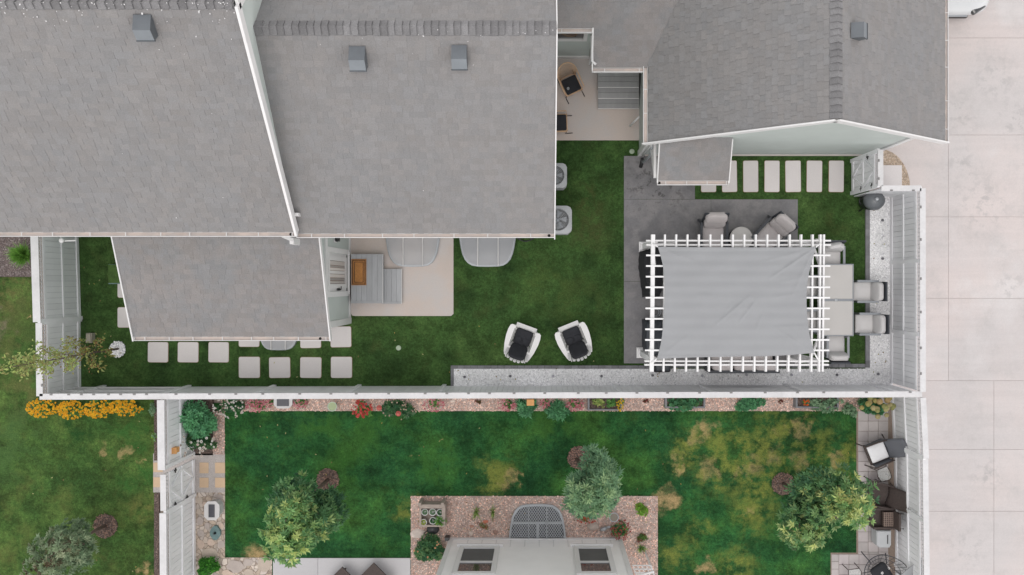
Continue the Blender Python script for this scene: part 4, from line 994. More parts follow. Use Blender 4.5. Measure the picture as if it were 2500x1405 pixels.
for i, (px, py, az, l) in enumerate([(2113, 712, 90, 'right side, upper of the two there'), (2118, 791, 90, 'right side, lower of the two there'), (2030, 628, 180, 'upper short end, partly under the pergola corner'),
        (2040, 847, 0, 'lower short end, partly under the pergola corner'), (1967, 700, -90, 'left side, upper, mostly under the shade cloth'), (1967, 783, -90, 'left side, lower, mostly under the shade cloth')]):
    o = dc if i == 0 else copy_tree(dc)
    place(o, px, py, .45, R(az), 'pale cushioned dining chair at the table\'s ' + l)
mb = MB(); mb.pillow(.42, .14, .42, T(*W(2035, 598, .78), R(20), 0, R(12)), pw=.5); tag(mb.build('throw_pillow', cushw), 'pale throw pillow on the dining chair at the upper end', 'pillow')
# lounge chairs
def lounge():
    t = thing('lounge_chair', 'x', 'armchair', (0, 0, 0), 'charcoal lounge chairs above the pergola')
    for s in (-1, 1):
        mb = MB(); mb.bar((s * .36, .40, .52), (s * .36, -.34, .58), .07, .035); mb.build('arm', charc, t)
        mb = MB(); mb.bar((s * .36, .38, .52), (s * .36, .36, 0), .04, .06); mb.build('leg', charc, t)
        mb = MB(); mb.bar((s * .36, -.34, .62), (s * .36, -.48, 0), .04, .06); mb.build('leg', charc, t)
    mb = MB(); mb.box(-.33, .33, -.36, .40, .22, .28); mb.build('seat_frame', charc, t)
    mb = MB(); mb.bar((0, -.34, .26), (0, -.58, .95), .68, .05, up=(0, 1, .3)); mb.build('back_frame', charc, t)
    mb = MB(); mb.pillow(.60, .72, .17, T(0, .06, .36), pw=.18); mb.build('seat_cushion', cushg, t)
    mb = MB(); mb.pillow(.60, .19, .38, T(0, -.34, .58, R(22)), pw=.3); mb.build('back_cushion', cushg, t)
    mb = MB(); mb.pillow(.60, .20, .34, T(0, -.47, .84, R(38)), pw=.3); mb.build('head_cushion', cushg, t)
    return t
lc = lounge(); place(lc, 1741, 576, .4, R(180), 'charcoal lounge chair with light grey cushions, left of the round side table')
l2 = copy_tree(lc); place(l2, 1880, 577, .4, R(138), 'charcoal lounge chair with light grey cushions, turned diagonally right of the round table')
rt_ = thing('side_table', 'round pale topped side table between the two lounge chairs', 'table', tuple(W(1806, 580, 0)))
c = W(1810, 582, .45); mb = MB(); mb.lathe([(.30, .40), (.325, .41), (.325, .44), (.31, .452)], (c.x, c.y, 0), 32, smooth=False); mb.build('table_top', tablem, rt_)
mb = MB(); mb.lathe([(.27, 0), (.30, .03), (.24, .2), (.29, .40)], (c.x, c.y, 0), 24); mb.build('base', charc, rt_)
# sofa under the south edge
sf = thing('outdoor_sofa', 'light cushioned outdoor sofa along the lower edge beneath the pergola', 'sofa', tuple(W(1812, 860, 0)))
a = W(1736, 872, .6).x; b = W(1892, 872, .6).x
mb = MB(); mb.box(a - .08, b + .08, -2.42, -1.62, .05, .28); mb.build('frame', charc, sf); mb = MB(); mb.box(a - .08, b + .08, -2.5, -2.425, .05, .80); mb.build('back_frame', charc, sf)
for s_ in (a - .09, b + .01): mb = MB(); mb.box(s_, s_ + .08, -2.42, -1.62, .28, .6); mb.build('arm', charc, sf)
for i in range(3):
    wd = (b - a) / 3; cx = a + wd * (i + .5)
    mb = MB(); mb.pillow(wd - .01, .72, .17, T(cx, -1.98, .37), pw=.18); mb.build('seat_cushion', cushg, sf)
    mb = MB(); mb.pillow(wd - .01, .2, .42, T(cx, -2.30, .65, R(14)), pw=.3); mb.build('back_cushion', cushg, sf)
# covered grill, storage and planter at the pergola's west side
def draped(name, pts, zt, label, cat, mat=blackcl, seed=3):
    random.seed(seed); mb = MB(); n = len(pts); c = Vector((sum(p[0] for p in pts) / n, sum(p[1] for p in pts) / n, 0)); rings = []
    K = n * 5
    for zf, sc_, j in ((0, 1.08, .03), (.25, 1.02, .02), (.8, .98, .012), (.96, .92, .0), (1.0, .80, 0), (1.0, .3, 0)):
        ring = []
        for k in range(K):
            i = k // 5; f = (k % 5) / 5; p = Vector((*pts[i], 0)) * (1 - f) + Vector((*pts[(i + 1) % n], 0)) * f
            q = c + (p - c) * (sc_ + j * math.sin(k * 2.1)); ring.append(Vector((q.x, q.y, zt * zf + (random.uniform(-.02, .02) if .2 < zf else 0))))
        rings.append(ring)
    vs = [v for r in rings for v in r]
    fs = [(r * K + k, r * K + (k + 1) % K, (r + 1) * K + (k + 1) % K, (r + 1) * K + k) for r in range(len(rings) - 1) for k in range(K)] + [tuple((len(rings) - 1) * K + k for k in range(K))]
    mb.add(vs, fs, smooth=True); return tag(mb.build(name, mat), label, cat)
def pw_(pts, h): return [tuple(W(x, y, h)[:2]) for x, y in pts][::-1]
draped('covered_grill', pw_([(1572, 615), (1590, 608), (1618, 606), (1626, 640), (1624, 700), (1612, 726), (1580, 722), (1574, 680), (1570, 650)], 1.0), 1.02, 'black cloth covered grill under the upper left corner of the pergola', 'covered grill')
draped('covered_box', pw_([(1576, 786), (1600, 780), (1622, 782), (1624, 866), (1600, 872), (1576, 866)], .7), .7, 'dark cloth covered box under the lower left corner of the pergola', 'covered box', mat=charc, seed=5)
pl = thing('planter', 'black rounded planter box in the gravel below the pergola\'s lower left corner', 'planter', tuple(W(1614, 900, 0)))
q = rect(1594, 880, 1638, 910, .4); cx, cy = (q[0] + q[1]) / 2, (q[2] + q[3]) / 2
mb = MB(); mb.pillow(q[1] - q[0], q[3] - q[2], .75, T(cx, cy, .2), pw=.25); mb.build('body', blackcl, pl)
mb = MB(); mb.pillow((q[1] - q[0]) * .8, (q[3] - q[2]) * .7, .1, T(cx, cy, .56), pw=.25); mb.build('lid', charc, pl)
mb = MB(); pts = []
for k in range(40):
    a = k * .5; r = .13 + .03 * math.sin(a * .37); p = W(1600, 762, .1); pts.append(p + Vector((math.cos(a) * r, math.sin(a) * r, .002 * k)))
mb.tube(pts, .012, 6); tag(mb.build('hose_coil', metalg), 'small coil of pale hose beside the covered grill under the pergola slats', 'hose')
# kettle grill by the gate
kg = thing('smoker_grill', 'dark grey lidded grill standing by the gate at the gravel corner', 'grill', tuple(W(2106, 497, 0)))
c = W(2108, 497, 0); q = W(2126, 495, .9)
mb = MB(); mb.lathe([(.02, 0), (.16, .05), (.20, .25), (.24, .5), (.25, .72), (.22, .74)], (c.x, c.y, 0), 24); mb.build('body', blackm, kg)
mb = MB(); mb.lathe([(.26, .72), (.27, .76), (.24, .88), (.15, .97), (.04, 1.0)], (c.x, c.y, 0), 24, tint=(1, 1, 1), sx=1.1); mb.build('lid', M('grey enamel', (.13, .14, .15), .35, .05), kg)
mb = MB(); mb.lathe([(.05, 0), (.05, .05), (.02, .06)], (c.x - .02, c.y + .02, .99), 10); mb.build('vent_cap', metalg, kg)
mb = MB(); mb.tube([(c.x - .30, c.y - .1, .6), (c.x - .36, c.y, .62), (c.x - .30, c.y + .1, .6)], .018, 6); mb.build('handle', blackm, kg)
for k in range(3): a = k * 2.09; mb = MB(); mb.bar((c.x + .15 * math.cos(a), c.y + .15 * math.sin(a), .3), (c.x + .27 * math.cos(a), c.y + .27 * math.sin(a), 0), .03, .03); mb.build('leg', blackm, kg)

# rattan rocking chairs on the back porch
def rocker():
    t = thing('rocking_chair', 'x', 'chair', (0, 0, 0), 'rattan rocking chairs on the back porch')
    def U(z, wx, yb, yf, n=16):
        pts = [Vector((-wx, yf, z))]
        for k in range(n + 1): a = math.pi * k / n; pts.append(Vector((-wx * math.cos(a), yb + .10 - .16 * math.sin(a), z)))
        pts.append(Vector((wx, yf, z))); return pts
    top = []; bot = []
    mb = MB()
    up_ = []
    for k in range(17):
        a = math.pi * k / 16; x = -.29 * math.cos(a); s_ = math.sin(a); up_.append(Vector((x, -.26 - .24 * s_, .62 + .28 * s_)))
    ring = [Vector((-.29, .24, .56))] + up_ + [Vector((.29, .24, .56))]
    mb.tube(ring, .016, 6)
    low = [Vector((-.24, .26, .34))] + [Vector((-.24 * math.cos(math.pi * k / 16), -.20 - .06 * math.sin(math.pi * k / 16), .34)) for k in range(17)] + [Vector((.24, .26, .34))]
    mb.tube(low, .014, 6); mb.tube([(-.24, .26, .34), (.24, .26, .34)], .014, 6)
    for i in range(len(ring)): mb.tube([ring[i], low[i]], .006, 4)
    for i in range(1, len(ring) - 1):
        m_ = (ring[i] + ring[i + 1]) / 2; n_ = (low[i] + low[i + 1]) / 2; mb.tube([m_, n_], .006, 4)
    mb.build('basket', rattan, t)
    mb = MB(); mb.box(-.23, .23, -.20, .25, .335, .35); mb.build('seat', rattan, t)
    mb = MB(); mb.pillow(.45, .45, .07, T(0, .02, .385), pw=.15); mb.build('cushion', cushk, t)
    for s in (-1, 1):
        mb = MB(); mb.tube([Vector((s * .25, -.42 + .84 * k / 10, .015 + .25 * ((k / 10 - .5) ** 2))) for k in range(11)], .012, 6); mb.build('rocker', blackm, t)
        for y in (-.2, .22): mb = MB(); mb.tube([(s * .23, y, .34), (s * .25, y * 1.1, .04)], .011, 6); mb.build('leg', blackm, t)
    return t
rk = rocker(); place(rk, 1394, 205, .45, R(-155), 'rattan rocking chair set at an angle, a small cup on its black cushion')
r2 = copy_tree(rk); place(r2, 1362, 299, .45, R(-88), 'rattan rocking chair with black cushion, half hidden under the roof edge')
c = W(1387, 217, .45); cp = MB(); cp.lathe([(.028, 0), (.035, .005), (.038, .07), (.03, .07), (.028, .01)], (c.x, c.y, .42), 14); tag(cp.build('cup', metalg), 'small pale cup on the black cushion of the angled rocking chair', 'cup')

# air conditioners
def air_con():
    t = thing('air_conditioner', 'x', 'air conditioner', (0, 0, 0), 'air conditioner units beside the house wall')
    def rr(h, c_): return [(h, -h + c_), (h, h - c_), (h - c_, h), (-h + c_, h), (-h, h - c_), (-h, -h + c_), (-h + c_, -h), (h - c_, -h)]
    mb = MB(); mb.prism(rr(.38, .09), .05, .64)
    for k in range(16): z = .10 + k * .033; mb.prism(rr(.386, .09), z, z + .012, tint=(.85, .85, .85))
    mb.build('casing', acm, t)
    mb = MB(); n = 32; hh = rr(.39, .08); vs = []
    outer = []
    for k in range(n):
        a = 2 * math.pi * k / n; dx, dy = math.cos(a), math.sin(a); m_ = max(abs(dx), abs(dy)); r = min(.39 / m_, .49)
        outer.append((dx * r, dy * r))
    for (x, y) in outer: vs.append((x, y, .745))
    for k in range(n): a = 2 * math.pi * k / n; vs.append((.31 * math.cos(a), .31 * math.sin(a), .775))
    for k in range(n): a = 2 * math.pi * k / n; vs.append((.285 * math.cos(a), .285 * math.sin(a), .66))
    for (x, y) in outer: vs.append((x, y, .63))
    fs = []
    for k in range(n): j = (k + 1) % n; fs += [(k, j, n + j, n + k), (n + k, n + j, 2 * n + j, 2 * n + k), (3 * n + k, 3 * n + j, j, k)]
    mb.add(vs, fs); mb.build('lid', acm, t)
    mb = MB(); mb.lathe([(.285, 0), (.285, .004)], (0, 0, .655), 24, smooth=False); mb.build('fan_well', M('fan well', (.17, .175, .18), .6, .1) if 'fan well' not in bpy.data.materials else bpy.data.materials['fan well'], t)
    mb = MB()
    for k in range(5):
        a = k * 1.2566; mb.add([(.05 * math.cos(a), .05 * math.sin(a), .70), (.25 * math.cos(a - .25), .25 * math.sin(a - .25), .685), (.26 * math.cos(a + .35), .26 * math.sin(a + .35), .715), (.06 * math.cos(a + .8), .06 * math.sin(a + .8), .71)], [(0, 1, 2, 3)])
    mb.lathe([(.06, 0), (.06, .05), (.03, .06)], (0, 0, .68), 12); mb.build('fan', greyfr, t)
    mb = MB()
    for r in (.06, .10, .14, .18, .22, .26, .30): mb.tube([(r * math.cos(k * .314), r * math.sin(k * .314), .778) for k in range(20)], .0035, 4, closed=True)
    for k in range(8): a = k * math.pi / 4; mb.tube([(.05 * math.cos(a), .05 * math.sin(a), .785), (.31 * math.cos(a), .31 * math.sin(a), .778)], .005, 4)
    mb.build('fan_grille', acm, t)
    return t
ac = air_con(); place(ac, 1362, 537, .75, R(0), 'grey square air conditioner by the house wall, the larger lower one near the roof corner')
c2 = copy_tree(ac); place(c2, 1354, 429, .75, R(0), 'grey square air conditioner by the house wall, the upper one'); c2.scale = (.88, .88, 1)

# window wells with clear covers
def well(label, px, py, wpx, dpx, zt=.17, mesh=False, floor=None):
    """flat side towards the wall (+Y or -Y handled by sign of dpx)"""
    t = thing('window_well', label, 'window well', tuple(W(px, py, 0)), None if mesh else 'window wells with clear covers')
    c = W(px, py, zt); wd = wpx * (H - zt) / F / 2; dp = -dpx * (H - zt) / F
    def shape(ins):
        pts = []; w2, d2 = wd - ins, dp - math.copysign(ins, dp); 
        prof = [(-1, 0), (-.97, .25), (-.92, .5), (-.87, .66), (-.79, .80), (-.68, .90), (-.54, .965), (-.36, .99), (0, 1.0)]
        prof += [(-a, b) for a, b in prof[-2::-1]]
        return [(c.x + a * w2, c.y + b * d2) for a, b in prof]
    o_, i_ = shape(0), shape(.055); n = len(o_)
    mb = MB(); vs = [(*p, zt - .02) for p in o_] + [(*p, zt + .005) for p in i_] + [(*p, -.02) for p in o_] + [(*p, .02) for p in i_]
    fs = []
    for k in range(n - 1): fs += [(k, k + 1, n + k + 1, n + k), (2 * n + k, 2 * n + k + 1, k + 1, k), (n + k, n + k + 1, 3 * n + k + 1, 3 * n + k)]
    mb.add(vs, fs); mb.build('rim', metalg, t)
    mb = MB(); mb.add([(*p, .055 if mesh else .022) for p in i_], [tuple(range(n)) if dp < 0 else tuple(range(n))]); mb.build('floor', floor or M('well gravel', (.30, .29, .29), .8, .2, 3, fine=.2) if 'well gravel' not in bpy.data.materials else (floor or bpy.data.materials['well gravel']), t)
    if not mesh:
        k2 = shape(.03); mb = MB(); mb.add([(*p, zt + .012) for p in k2], [tuple(range(n))[::-1]]); mb.build('cover', coverm, t)
        for u in (-.33, .37): mb = MB(); mb.box(c.x + wd * u - .013, c.x + wd * u + .013, min(c.y, c.y + dp * .98), max(c.y, c.y + dp * .98), zt + .016, zt + .036); mb.build('bar', cushw, t)
    return t, c, wd, dp
well('clear covered window well on the pale patio beside the landing, with two white bars', 1007, 560, 136, 92)
well('clear covered window well surrounded by turf next to the pale patio, with two white bars', 1190, 560, 142, 92)
well('clear covered window well half hidden under the bay roof gutter', 679, 785, 100, 71)
# meshed egress cover by the white house
t, c, wd, dp = well('grey metal mesh covered window well against the white house wall', 1312, 1316, 140, -84, .12, True, M('dark well', (.10, .105, .115), .8, .2, 3))
mbm = MB(); zt = .135; top = c.y + dp - .06; bot = c.y + .02
def inside(x, y):
    v = (y - c.y) / dp; u = abs(x - c.x) / (wd - .05)
    lim = [(0, 1), (.25, .97), (.5, .92), (.66, .87), (.8, .79), (.9, .68), (.965, .54), (.99, .36)]
    if v > .965 or v < .02: return False
    for (a0, b0), (a1, b1) in zip(lim, lim[1:]):
        if a0 <= v <= a1: return u < b0 + (b1 - b0) * (v - a0) / (a1 - a0)
    return u < .3
sp, rise = .07, .052
nx_ = int(2 * wd / sp) + 2; ny_ = int(abs(dp) / rise) + 1
for j in range(ny_):
    for i in range(-1, nx_):
        x = c.x - wd + i * sp + (sp / 2 if j % 2 else 0); y = c.y + j * rise
        for s in (-1, 1):
            x2, y2 = x + s * sp / 2, y + rise
            if inside(x, y) and inside(x2, y2): mbm.bar((x, y, zt), (x2, y2, zt), .010, .008)
mbm.build('wire_mesh', meshm, t)
for u in (-.3, .33): mb = MB(); mb.box(c.x + wd * u - .012, c.x + wd * u + .012, c.y, c.y + dp * .98, zt + .006, zt + .028); mb.build('bar', metalg, t)
mb = MB(); mb.box(c.x - wd * .9, c.x + wd * .9, c.y + dp * .42, c.y + dp * .42 + .07, zt - .06, zt - .02); mb.build('cross_bar', metalg, t)
mb = MB(); mb.box(c.x - .03, c.x + .05, c.y, c.y + dp * .42, zt - .06, zt - .02); mb.build('ladder', metalg, t)
mb = MB(); mb.box(c.x - wd, c.x + wd, c.y - .045, c.y + .003, .0, zt + .02); mb.build('rear_rail', metalg, t)

# ---------------- lower right seating
def slope_chair(label, px, py, az, frame, seatm, mat_back, cushion=None):
    t = thing('garden_chair', label, 'chair', (0, 0, 0))
    for s in (-1, 1):
        mb = MB(); pts = [(s * .32, .34, .60), (s * .33, .30, .63), (s * .32, 0, .62), (s * .30, -.25, .64)]
        mb.tube(pts, .022, 6); mb.build('arm', frame, t)
        mb = MB(); vs = [(s * .315, .30, .61), (s * .315, -.25, .63), (s * .29, -.2, .30), (s * .29, .30, .34)]; mb.add(vs + [(x + .012 * s, y, z) for x, y, z in vs], [(0, 1, 2, 3), (7, 6, 5, 4), (0, 4, 5, 1), (3, 7, 4, 0)]); mb.build('side_panel', mat_back, t)
        mb = MB(); mb.tube([(s * .32, .34, .60), (s * .33, .42, 0)], .016, 6); mb.build('leg', frame, t)
        mb = MB(); mb.tube([(s * .30, -.22, .6), (s * .31, -.38, 0)], .016, 6); mb.build('leg', frame, t)
    mb = MB(); mb.box(-.29, .29, -.20, .30, .30, .345); mb.build('seat', seatm, t)
    mb = MB(); n = 8; vs = []
    for k in range(n + 1):
        v = k / n
        for i in range(7): u = i / 6 * 2 - 1; vs.append((u * (.29 - .02 * v), -.20 - .40 * v + .04 * (1 - u * u) * -1, .34 + .58 * v))
    fs = [(k * 7 + i, k * 7 + i + 1, (k + 1) * 7 + i + 1, (k + 1) * 7 + i) for k in range(n) for i in range(6)]
    mb.add(vs, fs, smooth=True); bo = mb.build('backrest', mat_back, t); m_ = bo.modifiers.new('t', 'SOLIDIFY'); m_.thickness = .03
    mb = MB(); mb.box(-.30, .30, .30, .335, .28, .35); mb.build('front_rail', frame, t)
    if cushion: mb = MB(); mb.pillow(.50, .50, .10, T(0, .04, .39), pw=.12); mb.build('cushion', cushion, t)
    place(t, px, py, .45, R(az)); return t
sling = M('grey sling', (.11, .115, .13), .7, .08, 6)
slope_chair('brown woven garden chair with bright white seat cushion by the driveway fence', 2148, 1104, 112, wicker, wicker, sling, M('white cushion', (.78, .78, .79), .9, .03, 6))
slope_chair('dark brown wicker armchair with bare seat beside the garden fence', 2152, 1208, 77, wicker, wicker, wicker)
wb = thing('wicker_armchair', 'dark wicker armchair with lighter woven square back, between brown armchair and white box', 'chair', tuple(W(2160, 1268, 0)))
q = rect(2132, 1240, 2188, 1292, .5)
mb = MB(); mb.box(q[0], q[1] - .12, q[2] + .06, q[3] - .06, .0, .36); mb.build('seat', wicker, wb)
for y in (q[2], q[3] - .06): mb = MB(); mb.box(q[0], q[1] - .05, y, y + .06, .0, .56); mb.build('arm', wicker, wb)
mb = MB(); xb = q[1] - .12
mb.box(xb, xb + .06, q[2] + .06, q[3] - .06, .3, .95); bk = mb.build('backrest', wicker, wb)
mb = MB()
x0 = q[1] - .40; mb.box(x0, q[1] - .13, q[2] + .10, q[3] - .10, .50, .60, tint=(.55, .5, .5))
for i in range(7): y = q[2] + .11 + i * (q[3] - q[2] - .24) / 6; mb.box(x0, q[1] - .13, y, y + .018, .60, .612, tint=(1.5, 1.5, 1.5))
for i in range(5): x = x0 + .01 + i * .06; mb.box(x, x + .018, q[2] + .10, q[3] - .10, .613, .622, tint=(1.5, 1.5, 1.5))
mb.build('woven_panel', wickerl, wb)
for (yy) in (q[2] + .08, q[3] - .1): mb = MB(); mb.tube([(q[1] - .1, yy, .7), (q[1] + .18, yy - .05, .6)], .012, 5); mb.build('frame_rod', blackm, wb)
bx = thing('storage_box', 'small light grey clipped corner box on the tiles below the wicker armchair', 'box', tuple(W(2155, 1317, 0)))
q = rect(2140, 1296, 2176, 1338, .45); c_ = .08
mb = MB(); pl_ = [(q[0] + c_, q[2]), (q[1] - c_ * .6, q[2]), (q[1], q[2] + c_), (q[1], q[3]), (q[0], q[3]), (q[0], q[2] + c_)]; mb.prism(pl_, .08, .43); mb.build('body', acm, bx)
mb = MB(); mb.prism([((x - (q[0] + q[1]) / 2) * .93 + (q[0] + q[1]) / 2, (y - (q[2] + q[3]) / 2) * .93 + (q[2] + q[3]) / 2) for x, y in pl_], .43, .46, tint=(1.15, 1.15, 1.15)); mb.build('lid', acm, bx)
mb = MB(); mb.tube([(q[1] - .11, q[2] + .12, .475), (q[1] - .11, q[3] - .12, .475)], .012, 5); mb.build('handle', blackm, bx)
for yy in (q[2] + .02, q[3] - .02): mb = MB(); mb.box(q[1] - .02, q[1] + .03, yy - .03, yy + .03, 0, .3); mb.build('foot', blackm, bx)
# glass tables: thin bent frame
gl, _t, _b = nodes('table glass'); _b.inputs['Base Color'].default_value = (.75, .78, .76, 1); _b.inputs['Roughness'].default_value = .05; _b.inputs['Alpha'].default_value = .22
def glass_table(label, hexpx, legs, h=.45):
    t = thing('glass_table', label, 'table', tuple(W(hexpx[0][0], hexpx[0][1], 0)), 'small glass topped side tables')
    P = [W(x, y, h) for x, y in hexpx]; mb = MB(); mb.tube(P, .013, 6, closed=True); mb.build('frame', metalg if False else wicker, t)
    mb = MB(); mb.prism([p[:2] for p in P][::-1], h - .006, h + .002); mb.build('glass_top', gl, t)
    for (x, y, x2, y2) in legs: mb = MB(); mb.tube([W(x, y, h), W(x2, y2, .0)], .012, 6); mb.build('leg', wicker, t)
glass_table('small glass topped table between the white cushioned and dark wicker chairs', [(2141, 1149), (2165, 1138), (2172, 1150), (2177, 1165), (2172, 1172), (2152, 1177), (2143, 1164)], [(2141, 1149, 2122, 1142), (2165, 1138, 2150, 1131), (2177, 1165, 2162, 1158), (2152, 1177, 2134, 1170)])
glass_table('small glass topped table at the bottom edge left of the round wire chair', [(2071, 1392), (2098, 1388), (2103, 1396), (2103, 1420), (2095, 1432), (2072, 1428)], [(2071, 1392, 2055, 1377), (2098, 1388, 2085, 1374), (2103, 1400, 2128, 1396), (2072, 1428, 2058, 1412)])
# round wire chair with patterned cushion
wc = thing('wire_chair', 'round black wire bowl chair with a patterned cushion at the lower right', 'chair', tuple(W(2150, 1400, 0)))
c = W(2152, 1398, .5); 
def bowl_pt(a, r): return Vector((c.x + r * math.cos(a) + .16 * (r / .52) * (1 if math.cos(a) > 0 else .6) * max(0, math.cos(a)), c.y + r * math.sin(a), .35 + .9 * r * r + .35 * max(0, math.cos(a)) * r))
mb = MB()
for r in (.25, .38, .52): mb.tube([bowl_pt(k * 2 * math.pi / 40, r) for k in range(40)], .012 if r > .5 else .007, 5, closed=True)
for k in range(28): a = k * 2 * math.pi / 28; mb.tube([bowl_pt(a, .25), bowl_pt(a, .38), bowl_pt(a, .52)], .006, 4)
mb.build('wire_shell', charc, wc)
mb = MB()
for (dx, dy) in ((-.5, .45), (-.5, -.4), (.4, .4), (.4, -.4)): mb.tube([(c.x + dx * .5, c.y + dy * .5, .36), (c.x + dx * .8, c.y + dy * 1.0, 0)], .014, 6)
mb.build('leg_frame', charc, wc)
mb = MB(); mb.pillow(.50, .50, .14, T(c.x, c.y - .02, .48, rz=R(35)), pw=.35); cu = mb.build('cushion', cushk, wc)
mb = MB()
for (i, j) in [(-1, -1), (0, -1), (1, -1), (-1, 0), (0, 0), (1, 0), (-1, 1), (0, 1), (1, 1)]:
    fx_, fy_ = c.x + (i + .5 * (j % 2)) * .13, c.y + .0 + j * .12
    for k in range(5):
        a = k * 1.2566 + i; mb.lathe([(.017, 0), (.012, .004)], (fx_ + .026 * math.cos(a), fy_ + .026 * math.sin(a), .553 - .10 * ((i * .5) ** 2 + (j * .5) ** 2) * .5), 8)
mb.build('flower_print', white, cu)
mb = MB(); tri = [W(2250, 1362, 1.3), W(2195, 1408, 1.0), W(2240, 1440, 1.1), W(2262, 1420, 1.3)]
mb.add(tri + [p - Vector((0, 0, .02)) for p in tri], [(0, 1, 2, 3), (7, 6, 5, 4), (0, 4, 5, 1), (1, 5, 6, 2), (2, 6, 7, 3), (3, 7, 4, 0)])
mb.tube([W(2225, 1425, 1.1) - Vector((0, 0, .02)), W(2225, 1425, 1.1) * 1 - Vector((0, 0, 1.1))], .02, 6)
tag(mb.build('folded_umbrella', shadem), 'pale grey pointed umbrella corner at the bottom of the driveway fence', 'umbrella')
# patio loungers cut by the lower edge
for (cx, cy, l) in ((835, 1425, 'smaller, left'), (912, 1425, 'larger, right')):
    t = thing('patio_seat', 'brown pointed seat corner at the bottom edge on the pale slab, the %s one' % l, 'seat', tuple(W(cx, cy, 0)), 'brown seats at the bottom edge')
    rr_ = 40 if cx < 900 else 50; P = [W(cx, cy - rr_, .45), W(cx + rr_, cy, .45), W(cx, cy + rr_, .45), W(cx - rr_, cy, .45)]
    mb = MB(); mb.prism([p[:2] for p in P], .40, .45); mb.build('seat', wicker, t)
    cc_ = sum(P, Vector()) / 4
    for p in P: q_ = cc_.lerp(p, .6); mb = MB(); mb.bar((q_.x, q_.y, .41), (q_.x, q_.y, 0), .04, .04); mb.build('leg', wicker, t)
# car at the top right corner
car = thing('car', 'white car front at the top right corner, mostly behind the garage roof edge', 'car', (12.0, 8.6, 0))
cw = M('car paint', (.62, .63, .64), .25, .02); cx, cy = W(2365, 0, .6).x - .15, 7.25
def car_ring(z, x0, x1, yf, rnd=.35, n=8):
    pts = []
    for k in range(n + 1): a = R(-180 + 90 * k / n); pts.append((x0 + rnd + rnd * math.cos(a), yf + rnd * .6 + rnd * .6 * math.sin(a)))
    for k in range(n + 1): a = R(-90 + 90 * k / n); pts.append((x1 - rnd + rnd * math.cos(a), yf + rnd * .6 + rnd * .6 * math.sin(a)))
    pts += [(x1, yf + 4.3), (x0, yf + 4.3)]; return [Vector((x, y, z)) for x, y in pts]
X0, X1 = W(2300, 0, .6).x - .9, W(2412, 0, .6).x
levels = [(.22, 0, .16), (.42, 0, .04), (.58, .0, .0), (.70, .02, .06), (.86, .08, .22), (.97, .14, .6)]
rings = [car_ring(z, X0 + i, X1 - i, 7.52 + yo, .55) for z, i, yo in levels]; K = len(rings[0])
mb = MB(); mb.add([v for r in rings for v in r], [(r * K + k, r * K + (k + 1) % K, (r + 1) * K + (k + 1) % K, (r + 1) * K + k) for r in range(len(rings) - 1) for k in range(K)] + [tuple((len(rings) - 1) * K + k for k in range(K))], smooth=True)
mb.build('body', cw, car)
mb = MB(); mb.box(X0 + .45, X1 - .5, 7.495, 7.66, .34, .46); mb.build('grille', blackm, car)
mb = MB(); mb.box(X0 + .5, X1 - .55, 7.485, 7.66, .52, .545); mb.build('bumper_strip', metalg, car)
for s, xx in ((1, X1 - .34), (-1, X0 + .34)): mb = MB(); mb.pillow(.44, .26, .16, T(xx, 7.70, .66, 0, 0, R(35 * s)), n=8); mb.build('headlight', glassm, car)
mb = MB(); mb.add([(X0 + .2, 8.6, .96), (X1 - .2, 8.6, .96), (X1 - .4, 9.4, 1.4), (X0 + .4, 9.4, 1.4)], [(0, 1, 2, 3)]); mb.build('windscreen', glassm, car)
for xx in (X0 + .1, X1 - .1):
    mb = MB(); mb.lathe([(.2, -.1), (.32, -.1), (.33, 0), (.32, .1), (.2, .1)], (0, 0, 0), 24); mb.v = [tuple(Matrix.Translation((xx, 8.3, .33)) @ Matrix.Rotation(R(90), 4, 'Y') @ Vector(v)) for v in mb.v]; mb.build('wheel', blackm, car)
# ================================================================ VEGETATION
def rv(z0=-1): return Vector((random.gauss(0, 1), random.gauss(0, 1), random.gauss(0, 1))).normalized()
def leaf(mb, p, d, L, Wd, tint, droop=.25):
    d = d.normalized(); s_ = d.cross(Vector((0, 0, 1)))
    if s_.length < .1: s_ = Vector((1, 0, 0))
    s_.normalize(); s_ = (s_ + rv() * .35).normalized()
    m_ = p + d * L * .45; tip = p + d * L - Vector((0, 0, L * droop)); u = Vector((0, 0, Wd * .15))
    mb.face([p, m_ + s_ * Wd / 2 + u, tip, m_ - s_ * Wd / 2 + u], tint=tint)
GAIN = 2.3
def shade_t(c, k=.18):
    f = random.uniform(1 - k, 1 + k) * (GAIN if c[1] > c[0] and c[1] < .3 else 1); return (c[0] * f, c[1] * f, c[2] * f)
def rosette(mb, p, n, L, Wd, tint, k=7, spread=1.1, droop=.25):
    n = n.normalized(); a = n.cross(Vector((.3, .1, 1))).normalized(); b = n.cross(a); o = random.uniform(0, 6.3)
    for i in range(k):
        t = o + 6.283 * i / k + random.uniform(-.3, .3); q = spread * random.uniform(.6, 1.1)
        leaf(mb, p + rv() * L * .08, n * math.cos(q) + (a * math.cos(t) + b * math.sin(t)) * math.sin(q), L * random.uniform(.7, 1.15), Wd, shade_t(tint), droop)
